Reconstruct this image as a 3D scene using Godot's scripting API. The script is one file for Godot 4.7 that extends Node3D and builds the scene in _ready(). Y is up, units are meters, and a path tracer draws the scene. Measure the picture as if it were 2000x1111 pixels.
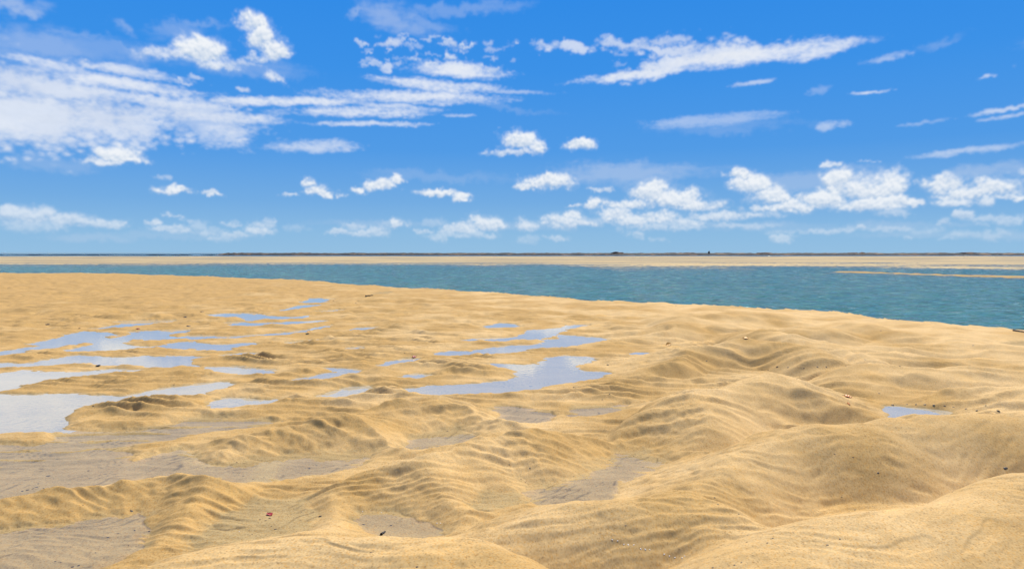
extends Node3D
# A tidal sand flat: rippled sand mounds with shallow pools, a channel, a sandbar, the open sea and a reef under a blue sky with clouds.

const EYE := Vector3(0.0, 1.6, 0.0)
const ROWS := 820
const COLS := 1180
const CHANNEL_LEVEL := -0.15

# sand mounds: front width, back width, ripple, then crest points x, z and height
const MOUNDS := [
	[0.98, 0.40, 0.30, -1.67, -2.70, 0.36, -1.61, -2.77, 0.37, -1.49, -2.89, 0.39, -1.28, -2.93, 0.39, -1.11, -2.94, 0.39, -0.96, -3.00, 0.40, -0.80, -3.06, 0.41, -0.62, -3.05, 0.40, -0.44, -3.01, 0.40, -0.28, -3.00, 0.40, -0.15, -2.93, 0.39, -0.07, -2.81, 0.38],
	[0.57, 0.33, 0.80, -3.42, -4.21, 0.11, -3.11, -4.29, 0.14, -2.83, -4.35, 0.16, -2.55, -4.41, 0.18, -2.40, -4.49, 0.20, -2.19, -4.53, 0.22, -1.98, -4.49, 0.20, -1.81, -4.39, 0.17],
	[0.25, 0.24, 0.90, -1.98, -4.55, 0.14, -1.96, -4.41, 0.09, -1.98, -4.26, 0.04, -1.95, -3.95, 0.04, -1.93, -3.72, 0.04],
	[0.76, 0.37, 0.85, -1.15, -4.04, 0.24, -1.07, -4.24, 0.27, -0.95, -4.38, 0.28, -0.79, -4.57, 0.30, -0.58, -4.72, 0.31, -0.30, -4.88, 0.32, -0.07, -5.21, 0.35, 0.27, -5.41, 0.36, 0.62, -5.52, 0.36, 0.89, -5.46, 0.36, 1.14, -5.26, 0.35, 1.23, -5.02, 0.33],
	[0.46, 0.44, 0.90, -0.70, -4.86, 0.16, -0.48, -4.71, 0.12, -0.32, -4.47, 0.05, -0.13, -4.37, 0.05],
	[0.71, 0.40, 0.28, 0.63, -3.93, 0.28, 0.79, -4.16, 0.31, 0.94, -4.32, 0.32, 1.16, -4.55, 0.34, 1.40, -4.79, 0.36, 1.63, -4.96, 0.38, 1.82, -5.06, 0.38, 2.20, -5.09, 0.38, 2.50, -5.10, 0.38, 2.79, -5.24, 0.39, 3.07, -5.33, 0.40, 3.48, -5.36, 0.40, 3.89, -5.40, 0.40, 4.51, -5.44, 0.41],
	[0.63, 0.33, 0.50, -0.28, -3.55, 0.21, -0.18, -3.63, 0.25, -0.11, -3.67, 0.26, 0.00, -3.74, 0.29, 0.11, -3.76, 0.30, 0.30, -3.77, 0.30, 0.49, -3.78, 0.30, 0.63, -3.81, 0.31, 0.77, -3.84, 0.32, 0.89, -3.83, 0.32, 1.03, -3.74, 0.29, 1.15, -3.60, 0.23, 1.26, -3.47, 0.18],
	[1.09, 0.40, 0.20, 1.17, -3.22, 0.27, 1.31, -3.31, 0.28, 1.48, -3.39, 0.29, 1.61, -3.47, 0.30, 1.79, -3.52, 0.31, 2.01, -3.56, 0.31, 2.22, -3.60, 0.31, 2.41, -3.67, 0.32, 2.55, -3.77, 0.33, 2.72, -3.92, 0.34, 2.90, -4.02, 0.35, 3.38, -4.17, 0.36],
	[0.57, 0.33, 1.00, -2.77, -5.40, 0.07, -2.55, -5.60, 0.08, -2.34, -5.69, 0.10, -2.08, -5.78, 0.13, -1.88, -5.91, 0.16, -1.72, -5.98, 0.18, -1.55, -6.13, 0.22, -1.34, -6.18, 0.23, -1.05, -6.09, 0.21, -0.63, -5.86, 0.15, -0.33, -5.76, 0.12],
	[0.57, 0.39, 0.90, -1.27, -6.65, 0.14, -1.03, -6.81, 0.18, -0.77, -6.94, 0.20, -0.52, -6.82, 0.18, -0.26, -6.66, 0.14, -0.17, -6.59, 0.13],
	[0.40, 0.33, 1.00, -4.18, -6.61, 0.02, -4.28, -7.14, 0.02, -4.00, -7.37, 0.06, -3.78, -7.47, 0.08, -3.40, -7.46, 0.08, -3.01, -7.22, 0.03, -2.71, -7.14, 0.02, -2.48, -7.26, 0.04, -2.23, -7.34, 0.05],
	[0.23, 0.22, 1.00, -4.49, -6.10, 0.03, -4.37, -6.19, 0.05, -4.18, -6.19, 0.05, -3.99, -6.13, 0.04],
	[0.52, 0.39, 1.00, -5.82, -8.39, 0.02, -5.63, -8.93, 0.02, -5.28, -9.30, 0.02, -4.92, -9.51, 0.04, -4.60, -9.60, 0.05, -4.20, -9.49, 0.04, -3.64, -8.99, 0.02],
	[0.34, 0.33, 1.00, -6.99, -9.73, 0.01, -6.73, -10.07, 0.01, -6.24, -10.18, 0.03, -5.91, -10.15, 0.02],
	[0.80, 0.55, 1.00, -4.71, -10.15, 0.02, -4.55, -10.61, 0.05, -4.05, -10.69, 0.06, -3.62, -10.62, 0.05, -3.05, -10.49, 0.03],
	[0.57, 0.44, 1.00, -2.96, -9.07, 0.01, -2.83, -9.55, 0.03, -2.57, -9.66, 0.04],
	[0.69, 0.55, 1.00, -3.39, -7.89, 0.02, -3.26, -8.31, 0.02, -3.03, -8.55, 0.04, -2.72, -8.61, 0.05, -2.30, -8.64, 0.06, -1.88, -8.70, 0.07],
	[0.34, 0.33, 1.00, -1.80, -8.85, 0.08, -1.62, -8.72, 0.05, -1.48, -8.41, 0.02, -1.26, -8.08, 0.02],
	[0.57, 0.44, 1.00, -1.63, -7.59, 0.02, -1.55, -7.70, 0.04, -1.33, -7.89, 0.08, -1.14, -7.80, 0.06, -0.97, -7.73, 0.04],
	[0.92, 0.55, 1.00, -2.78, -11.07, 0.03, -2.53, -11.46, 0.07, -2.19, -11.60, 0.09, -1.73, -11.51, 0.08, -1.42, -11.29, 0.05, -1.12, -10.84, 0.03],
	[0.69, 0.50, 1.00, -1.06, -9.36, 0.02, -0.85, -9.64, 0.06, -0.61, -9.73, 0.08, -0.34, -9.69, 0.07, 0.00, -9.51, 0.04],
	[0.57, 0.44, 1.00, -1.08, -10.75, 0.02, -0.55, -10.88, 0.04, 0.00, -10.88, 0.04, 0.49, -10.75, 0.02],
	[0.80, 0.44, 0.80, -0.79, -7.88, 0.03, -0.40, -8.01, 0.03, 0.00, -8.14, 0.03, 0.32, -8.48, 0.03, 0.79, -8.92, 0.03, 1.14, -9.10, 0.03, 1.37, -9.76, 0.04, 1.66, -10.16, 0.10],
	[0.57, 0.33, 0.70, 0.74, -6.85, 0.06, 0.98, -6.97, 0.09, 1.25, -7.07, 0.12, 1.70, -7.11, 0.12, 1.86, -7.24, 0.15],
	[1.04, 0.76, 1.00, -2.70, -16.30, 0.02, -2.37, -17.16, 0.05, -1.93, -17.52, 0.08, -1.30, -17.32, 0.06, -0.94, -17.00, 0.03],
	[0.85, 0.66, 1.00, -3.84, -17.81, 0.02, -3.59, -18.34, 0.07, -3.18, -18.15, 0.05, -2.77, -17.24, 0.02],
	[0.85, 0.57, 1.00, -1.89, -13.69, 0.02, -1.44, -14.40, 0.04, -1.02, -14.57, 0.06, -0.54, -14.40, 0.04],
	[0.80, 0.55, 1.00, -2.94, -13.01, 0.03, -2.48, -13.17, 0.04, -1.97, -13.10, 0.04, -1.40, -12.71, 0.01],
	[1.52, 1.14, 0.80, -2.87, -22.93, 0.08, -2.10, -22.06, 0.02, -1.55, -20.61, 0.02, -1.03, -20.61, 0.02],
	[2.85, 1.90, 0.60, -3.89, -26.76, 0.06, -2.05, -27.35, 0.09, -0.33, -26.76, 0.06, 1.27, -25.38, 0.03, 2.67, -23.66, 0.03],
	[1.03, 0.60, 0.60, 1.13, -13.67, 0.04, 1.64, -13.08, 0.22, 2.34, -13.34, 0.28, 3.11, -13.78, 0.29, 4.13, -16.47, 0.07],
	[1.09, 0.77, 0.55, 3.63, -16.88, 0.05, 3.70, -15.40, 0.27, 4.34, -15.64, 0.32, 4.91, -15.59, 0.28, 5.67, -16.67, 0.05],
	[0.75, 0.60, 0.55, 3.26, -15.16, 0.04, 3.43, -14.59, 0.23, 3.73, -14.77, 0.28, 3.91, -14.75, 0.25, 4.55, -15.82, 0.05],
	[0.68, 0.60, 0.55, 3.84, -14.89, 0.04, 3.80, -13.94, 0.23, 4.25, -14.03, 0.24, 5.10, -15.57, 0.05],
	[1.37, 1.03, 0.55, 5.03, -18.44, 0.06, 5.00, -16.14, 0.32, 5.73, -16.14, 0.32, 7.24, -18.54, 0.06],
	[0.75, 0.59, 0.55, 4.21, -13.57, 0.08, 4.08, -12.15, 0.28, 4.12, -11.59, 0.36, 4.33, -11.08, 0.35, 4.70, -10.96, 0.26, 5.42, -11.62, 0.07],
	[0.68, 0.60, 0.55, 5.33, -14.39, 0.06, 5.19, -12.88, 0.30, 5.62, -12.74, 0.29, 6.85, -14.09, 0.05],
	[0.82, 0.68, 0.55, 7.28, -15.81, 0.06, 6.70, -13.94, 0.30, 6.83, -13.56, 0.30, 7.10, -13.11, 0.23, 7.94, -14.02, 0.04],
	[0.78, 0.54, 0.55, 1.92, -9.60, 0.31, 2.17, -10.08, 0.33, 2.55, -10.37, 0.34, 3.04, -10.46, 0.34, 3.44, -10.55, 0.34, 3.69, -10.37, 0.34, 3.93, -10.05, 0.33, 4.04, -9.60, 0.31],
	[0.51, 0.40, 0.55, 4.01, -9.75, 0.24, 4.27, -9.95, 0.26, 4.63, -9.92, 0.26, 4.76, -9.68, 0.23, 4.74, -9.44, 0.19],
	[0.46, 0.40, 0.55, 3.07, -9.88, 0.05, 3.33, -10.14, 0.09, 3.64, -10.21, 0.10, 3.96, -10.25, 0.10],
	[0.74, 0.59, 0.55, 5.04, -10.53, 0.19, 5.52, -10.79, 0.23, 6.02, -10.86, 0.24, 6.56, -10.84, 0.23, 6.83, -10.63, 0.21, 7.52, -10.48, 0.19, 7.99, -10.40, 0.17],
	[0.69, 0.50, 0.55, 3.92, -8.33, 0.17, 4.20, -8.67, 0.23, 4.43, -8.79, 0.25, 4.71, -8.69, 0.23, 5.11, -8.62, 0.22, 5.69, -8.69, 0.23, 6.28, -8.74, 0.24, 6.73, -8.76, 0.25],
	[0.55, 0.50, 0.55, 5.00, -9.96, 0.20, 5.42, -10.00, 0.21, 5.73, -9.87, 0.19, 6.02, -9.75, 0.17, 6.95, -9.68, 0.16],
	[0.68, 0.68, 0.55, 9.17, -15.51, 0.06, 8.31, -13.21, 0.24, 8.56, -12.84, 0.23, 9.13, -12.73, 0.19, 10.48, -13.65, 0.04],
	[0.66, 0.69, 0.55, 8.44, -13.69, 0.05, 7.75, -11.84, 0.22, 9.18, -12.79, 0.04],
	[0.78, 0.50, 0.55, 1.43, -6.19, 0.31, 1.65, -6.63, 0.34, 1.82, -6.85, 0.35, 2.15, -7.08, 0.36, 2.49, -7.29, 0.37, 2.66, -7.41, 0.38, 2.86, -7.39, 0.37, 2.99, -7.25, 0.37, 3.18, -7.18, 0.37, 3.43, -7.15, 0.36, 3.68, -7.12, 0.36, 3.87, -7.07, 0.36, 3.96, -6.81, 0.35],
	[0.64, 0.44, 0.55, 4.39, -7.25, 0.25, 4.77, -7.40, 0.27, 5.03, -7.38, 0.27, 5.30, -7.37, 0.27, 5.68, -7.38, 0.27],
	[0.46, 0.44, 0.55, 4.64, -7.21, 0.18, 4.87, -7.14, 0.16, 5.03, -6.99, 0.13],
	[1.90, 1.14, 0.80, -12.98, -22.45, 0.02, -13.08, -24.21, 0.08, -12.17, -24.21, 0.08, -10.64, -22.86, 0.02],
	[2.38, 1.42, 0.60, -13.45, -26.90, 0.04, -12.79, -27.50, 0.08, -11.31, -27.25, 0.06, -9.73, -26.68, 0.03],
	[1.42, 0.95, 0.90, -11.90, -20.14, 0.02, -12.05, -21.50, 0.04, -11.49, -21.76, 0.06, -10.40, -21.21, 0.02],
	[1.71, 1.14, 0.80, -14.31, -19.30, 0.03, -13.61, -19.70, 0.06, -12.64, -19.73, 0.06, -11.59, -19.45, 0.04],
	[4.75, 2.85, 0.40, -21.32, -27.86, 0.03, -20.60, -29.85, 0.03, -18.36, -29.85, 0.03, -16.30, -31.66, 0.09],
	[0.95, 0.76, 0.90, -12.17, -16.41, 0.01, -11.75, -16.74, 0.02, -11.22, -16.97, 0.04],
]
# outlines of the tide pools: x, z
const POOLS := [
	[-6.63, -19.92, -6.43, -20.57, -6.53, -21.76, -6.49, -22.37, -6.04, -22.37, -6.01, -21.47, -6.21, -20.37, -6.27, -19.74],
	[-6.84, -23.19, -6.98, -24.52, -7.19, -25.81, -6.74, -25.20, -6.36, -25.20, -6.43, -24.06, -6.08, -23.62, -6.33, -23.02],
	[-7.95, -18.59, -7.76, -19.14, -6.97, -19.20, -6.32, -18.32, -5.66, -17.96, -5.22, -18.32, -5.18, -17.71, -5.56, -17.37, -6.08, -17.23, -6.22, -16.91, -6.70, -17.86, -7.28, -17.96, -7.61, -18.21],
	[-6.67, -16.55, -6.37, -16.64, -5.86, -16.26, -5.55, -16.55, -5.33, -16.64, -4.87, -16.77, -4.49, -17.09, -4.47, -16.55, -5.06, -16.05, -5.41, -15.89, -5.83, -15.73, -6.26, -15.93, -6.29, -16.22],
	[-4.24, -15.13, -4.15, -15.66, -3.98, -15.93, -4.00, -15.39, -4.14, -15.03],
	[-5.34, -19.62, -5.13, -20.11, -4.90, -20.43, -5.03, -19.74, -5.20, -19.44],
	[-9.24, -16.77, -8.98, -17.00, -8.51, -17.00, -8.11, -17.13, -8.04, -16.55, -8.19, -16.34, -8.22, -15.93, -8.32, -15.66, -8.58, -15.43, -8.70, -15.10, -8.89, -15.13, -8.83, -15.73, -8.76, -16.34],
	[-8.51, -12.56, -8.56, -13.13, -8.53, -13.55, -8.71, -13.85, -8.81, -14.58, -8.48, -14.58, -7.98, -14.16, -7.71, -13.85, -7.90, -13.70, -7.60, -13.41, -7.49, -13.70, -7.45, -14.06, -7.71, -14.38, -7.78, -14.65, -7.43, -14.82, -6.87, -14.99, -6.68, -14.48, -6.81, -14.00, -6.45, -13.55, -6.42, -13.27, -6.74, -13.19, -7.05, -13.27, -7.07, -13.00, -6.99, -12.66, -6.45, -12.24, -6.17, -12.13, -6.04, -12.49, -6.07, -12.74, -5.89, -12.92, -5.62, -12.74, -5.35, -12.49, -5.07, -12.56, -4.85, -12.66, -4.56, -12.71, -4.56, -12.36, -4.71, -12.13, -4.73, -11.79, -5.12, -11.79, -5.33, -12.01, -5.54, -12.01, -5.85, -12.08, -6.14, -12.06, -6.42, -11.85, -6.77, -11.72, -7.15, -11.68, -7.38, -11.85, -7.32, -12.01, -7.33, -12.49, -7.33, -12.76, -7.54, -12.74, -7.72, -12.61, -7.69, -12.36, -7.86, -12.24, -7.78, -12.01, -7.85, -11.85, -7.97, -11.64, -7.99, -11.37, -8.06, -10.92, -8.43, -11.43, -8.24, -11.90, -8.17, -12.24, -8.19, -12.41],
	[-6.35, -13.55, -6.28, -13.85, -5.93, -13.85, -5.49, -13.70, -5.19, -14.00, -4.82, -14.16, -4.53, -14.58, -4.26, -14.99, -4.23, -14.58, -4.47, -14.16, -4.72, -13.85, -5.08, -13.70, -5.41, -13.41, -5.82, -13.35],
	[-4.05, -12.74, -3.82, -13.02, -3.60, -13.30, -3.72, -12.81, -3.95, -12.61],
	[-4.58, -11.26, -4.42, -11.37, -4.18, -11.43, -3.97, -11.47, -4.04, -11.26, -4.25, -11.15, -4.37, -11.11],
	[-7.67, -10.34, -7.02, -10.31, -6.99, -10.79, -6.89, -11.17, -6.58, -11.11, -6.06, -10.92, -5.80, -11.11, -5.43, -11.03, -5.17, -11.07, -4.82, -10.97, -4.87, -10.79, -4.80, -10.52, -4.78, -10.26, -4.47, -10.06, -4.78, -10.02, -5.04, -9.99, -5.26, -10.18, -5.59, -10.26, -5.78, -10.18, -5.93, -10.26, -6.13, -10.48, -6.31, -10.43, -6.42, -10.31, -6.67, -10.18, -6.97, -10.05, -7.44, -10.03],
	[-4.29, -9.99, -4.09, -9.99, -3.87, -10.06, -3.60, -9.83, -3.28, -9.75, -3.26, -9.49, -3.50, -9.42, -3.73, -9.53, -4.05, -9.78],
	[-6.95, -9.28, -6.63, -9.64, -6.20, -9.56, -5.79, -9.45, -5.63, -9.71, -5.47, -9.81, -5.25, -9.68, -5.06, -9.78, -5.20, -9.53, -5.43, -9.39, -5.65, -9.21, -5.85, -9.02, -5.93, -8.71, -5.96, -8.28, -6.15, -8.20],
	[-6.13, -8.09, -5.67, -8.04, -5.48, -8.04, -5.23, -8.11, -4.97, -8.09, -4.62, -7.99, -4.41, -7.94, -4.29, -8.04, -4.18, -8.30, -4.07, -8.53, -3.88, -8.67, -3.73, -8.83, -3.55, -8.83, -3.41, -8.65, -3.45, -8.47, -3.52, -8.20, -3.51, -7.94, -3.73, -7.97, -3.94, -7.99, -4.21, -7.74, -4.30, -7.56, -4.45, -7.42, -4.55, -7.41, -4.51, -7.13, -4.31, -6.86, -4.22, -6.64, -4.15, -6.50, -4.09, -6.36, -4.36, -6.38, -4.74, -6.24],
	[-4.11, -6.45, -3.98, -6.42, -3.52, -6.46, -3.30, -6.57, -3.14, -6.89, -2.91, -6.97, -2.47, -6.82, -2.21, -6.75, -2.18, -6.82, -2.25, -6.57, -2.51, -6.38, -2.77, -6.24, -2.92, -6.06, -3.07, -5.99, -3.20, -5.92, -2.92, -5.41, -2.85, -5.65, -2.74, -5.81, -2.63, -5.78, -2.50, -5.60, -2.36, -5.45, -2.22, -5.38, -2.09, -5.48, -1.94, -5.58, -1.78, -5.68, -1.52, -5.70, -1.30, -5.73, -1.12, -5.70, -1.10, -5.38, -1.20, -5.25, -1.37, -5.12, -1.52, -5.00, -1.62, -4.93, -1.81, -4.92, -2.00, -4.96, -2.52, -5.08, -2.79, -4.88, -3.04, -4.70, -3.28, -4.52, -3.40, -4.46, -4.67, -6.15, -4.29, -5.95, -4.00, -5.92, -3.94, -6.12],
	[-3.19, -7.51, -3.21, -7.74, -3.17, -7.87, -2.98, -7.84, -2.76, -7.77, -2.57, -7.79, -2.60, -7.60, -2.73, -7.44, -2.92, -7.35, -3.09, -7.41],
	[-2.16, -7.89, -2.08, -8.24, -1.95, -8.46, -1.76, -8.53, -1.65, -8.30, -1.74, -8.09, -1.88, -7.92],
	[-2.74, -8.94, -2.63, -9.20, -2.46, -9.44, -2.35, -9.56, -2.58, -9.91, -2.37, -9.86, -2.19, -9.82, -2.10, -9.56, -2.27, -9.40, -2.40, -9.02, -2.55, -8.87],
	[-2.80, -12.06, -2.60, -12.19, -2.54, -12.00, -2.71, -11.87],
	[-3.35, -14.92, -3.24, -15.35, -3.00, -15.54, -2.93, -15.28, -3.08, -14.99, -3.26, -14.78],
	[-5.38, -28.09, -5.13, -28.46, -5.01, -28.98, -4.89, -27.48, -5.07, -27.02],
	[-0.58, -15.35, -0.40, -16.13, -0.21, -16.38, 0.00, -16.26, 0.11, -15.73, -0.15, -15.39, -0.46, -15.32],
	[-0.94, -13.08, -0.67, -13.35, -0.17, -13.47, 0.17, -13.76, 0.32, -14.16, 0.39, -14.82, 0.60, -14.99, 1.07, -15.28, 1.36, -15.93, 1.65, -16.01, 1.32, -15.43, 1.09, -14.99, 0.86, -14.25, 0.57, -13.41, 0.33, -13.19, 0.00, -13.08, -0.49, -13.00],
	[-1.21, -11.43, -1.02, -11.64, -0.64, -11.64, -0.45, -11.94, -0.15, -12.32, 0.00, -12.46, 0.41, -12.41, 0.57, -12.66, 0.68, -12.94, 0.63, -13.13, 0.91, -13.41, 0.98, -13.94, 1.32, -13.85, 1.81, -13.32, 1.55, -12.87, 1.20, -12.61, 0.92, -12.24, 0.39, -12.01, 0.00, -11.51, -0.43, -11.30, -0.73, -11.19, -1.06, -11.13],
	[-1.88, -10.13, -1.77, -10.52, -1.63, -10.84, -1.44, -10.82, -1.49, -10.55, -1.68, -10.26, -1.81, -10.13],
	[-0.46, -10.26, -0.26, -10.34, 0.03, -10.26, 0.15, -10.21, 0.44, -10.26, 0.56, -10.69, 0.59, -10.97, 0.84, -11.11, 1.11, -11.01, 1.23, -10.73, 0.96, -10.31, 0.87, -10.02, 0.86, -9.78, 1.09, -9.59, 1.30, -9.56, 1.15, -9.15, 0.78, -8.89, 0.55, -8.71, 0.32, -8.47, 0.10, -8.25, -0.21, -8.14, -0.51, -8.09, -0.80, -7.99, -0.97, -7.99, -1.14, -8.20, -1.26, -8.36, -1.12, -8.42, -0.95, -8.59, -0.65, -8.62, -0.33, -8.77, -0.04, -8.95, 0.05, -9.15, 0.07, -9.42, 0.15, -9.66, 0.00, -9.86, -0.26, -10.18],
	[-1.40, -9.21, -1.30, -9.42, -1.09, -9.42, -1.07, -9.28, -1.22, -9.12, -1.35, -9.12],
	[-1.47, -7.31, -1.39, -7.44, -1.24, -7.56, -1.31, -7.29, -1.40, -7.24],
	[0.58, -7.25, 0.69, -7.42, 0.85, -7.47, 1.06, -7.51, 1.27, -7.62, 1.13, -7.25, 0.94, -7.05, 0.77, -6.89, 0.56, -6.89],
	[1.49, -7.70, 1.66, -7.77, 1.59, -7.51, 1.48, -7.51],
	[-0.18, -7.29, -0.13, -7.44, 0.04, -7.42, 0.22, -7.29, 0.36, -7.17, 0.44, -7.03, 0.30, -6.67, 0.08, -6.60, -0.07, -6.64, -0.14, -7.01],
	[1.90, -11.30, 2.12, -11.47, 2.10, -11.30, 1.95, -11.22],
	[-0.88, -5.79, -0.89, -6.19, -0.72, -6.44, -0.51, -6.49, -0.32, -6.34, -0.27, -6.25, -0.44, -5.87, -0.75, -5.68],
	[3.93, -7.41, 4.08, -7.41, 4.25, -7.27, 4.42, -7.13, 4.25, -6.86, 3.78, -6.64, 3.65, -6.71],
	[8.48, -12.17, 8.75, -12.36, 9.32, -12.46, 8.90, -11.90, 8.45, -11.99],
	[0.76, -5.56, 0.87, -5.72, 0.99, -5.77, 1.13, -5.73, 1.20, -5.53, 1.20, -5.39, 0.98, -5.14, 0.87, -5.06, 0.76, -4.86, 0.68, -4.61, 0.49, -4.45, 0.17, -4.45, 0.06, -4.75, 0.11, -4.90, 0.25, -4.90, 0.49, -5.08, 0.67, -5.32],
	[-0.97, -4.21, -0.93, -4.35, -0.78, -4.40, -0.64, -4.32, -0.49, -4.21, -0.41, -4.07, -0.42, -3.94, -0.70, -3.94, -0.82, -4.04],
	[-3.06, -4.04, -2.89, -4.12, -2.78, -4.20, -2.62, -4.23, -2.56, -4.32, -2.38, -4.35, -2.35, -4.41, -2.20, -4.29, -2.11, -4.09, -2.06, -3.94, -2.02, -3.79, -2.08, -3.62, -2.10, -3.53, -2.07, -3.38, -2.51, -3.31],
]
const FILMS := [15, 29, 31, 33, 36, 37, 38]
const WET := [
	[-1.78, -4.04, -1.73, -4.32, -1.65, -4.46, -1.59, -4.61, -1.45, -4.61, -1.33, -4.54, -1.20, -4.32, -1.14, -4.21, -1.17, -3.99, -1.34, -3.89, -1.48, -3.82, -1.68, -3.79, -1.80, -3.89],
	[-0.25, -4.45, -0.15, -4.66, 0.00, -4.68, 0.09, -4.63, 0.09, -4.45, -0.11, -4.32, -0.22, -4.32],
]
const SHORE := [-72.93, -60.05, -48.69, -56.80, -40.04, -56.04, -31.61, -55.30, -20.24, -47.21, -13.21, -42.01, -7.38, -34.43, -4.48, -31.34, -2.09, -29.16, 0.00, -26.57, 1.73, -24.12, 3.19, -22.32, 4.69, -21.85, 5.95, -20.77, 6.80, -19.78, 7.57, -18.89, 8.17, -18.39, 8.34, -16.63, 8.58, -15.75, 9.25, -15.18, 9.66, -14.65, 10.14, -14.15, 10.60, -12.31, 9.63, -7.87]
const BAR_FRONT := [-151.3, -111.5, -79.6, -111.5, -53.3, -106.6, -28.5, -114.1, -10.0, -111.5, -3.8, -100.1, 4.0, -111.5, 7.8, -103.5, 10.6, -84.6, 15.1, -86.0, 18.8, -87.6, 24.9, -86.0, 31.8, -98.1, 39.7, -92.5, 48.3, -84.6, 54.7, -76.6, 68.1, -68.1]
const SPIT := [30.4, -66.4, 32.1, -64.3, 33.6, -58.8, 34.8, -54.1, 37.0, -51.8, 38.8, -47.2]
const REEF_ROCKS := [
	[123.0, 8.4, 2.2, "reef_rock", "tallest brown hump of rock on the long dark reef"],
	[208.0, 10.9, 1.4, "reef_rock", "broad low tan rock on the reef beside the upright stump"],
	[230.3, 0.6, 3.6, "reef_rock", "thin upright dark stump of rock on the reef"],
	[295.4, 10.9, 1.5, "reef_rock", "wide flat rock hump on the reef past the upright stump"],
	[399.1, 7.2, 1.5, "reef_rock", "rough rock hump on the reef next to the paired knobs"],
	[409.3, 3.0, 1.9, "reef_rock", "small steep knob of reddish rock on the reef"],
	[533.5, 13.3, 1.7, "reef_rock", "long flat topped rock at the thick end of the reef"],
]
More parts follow.
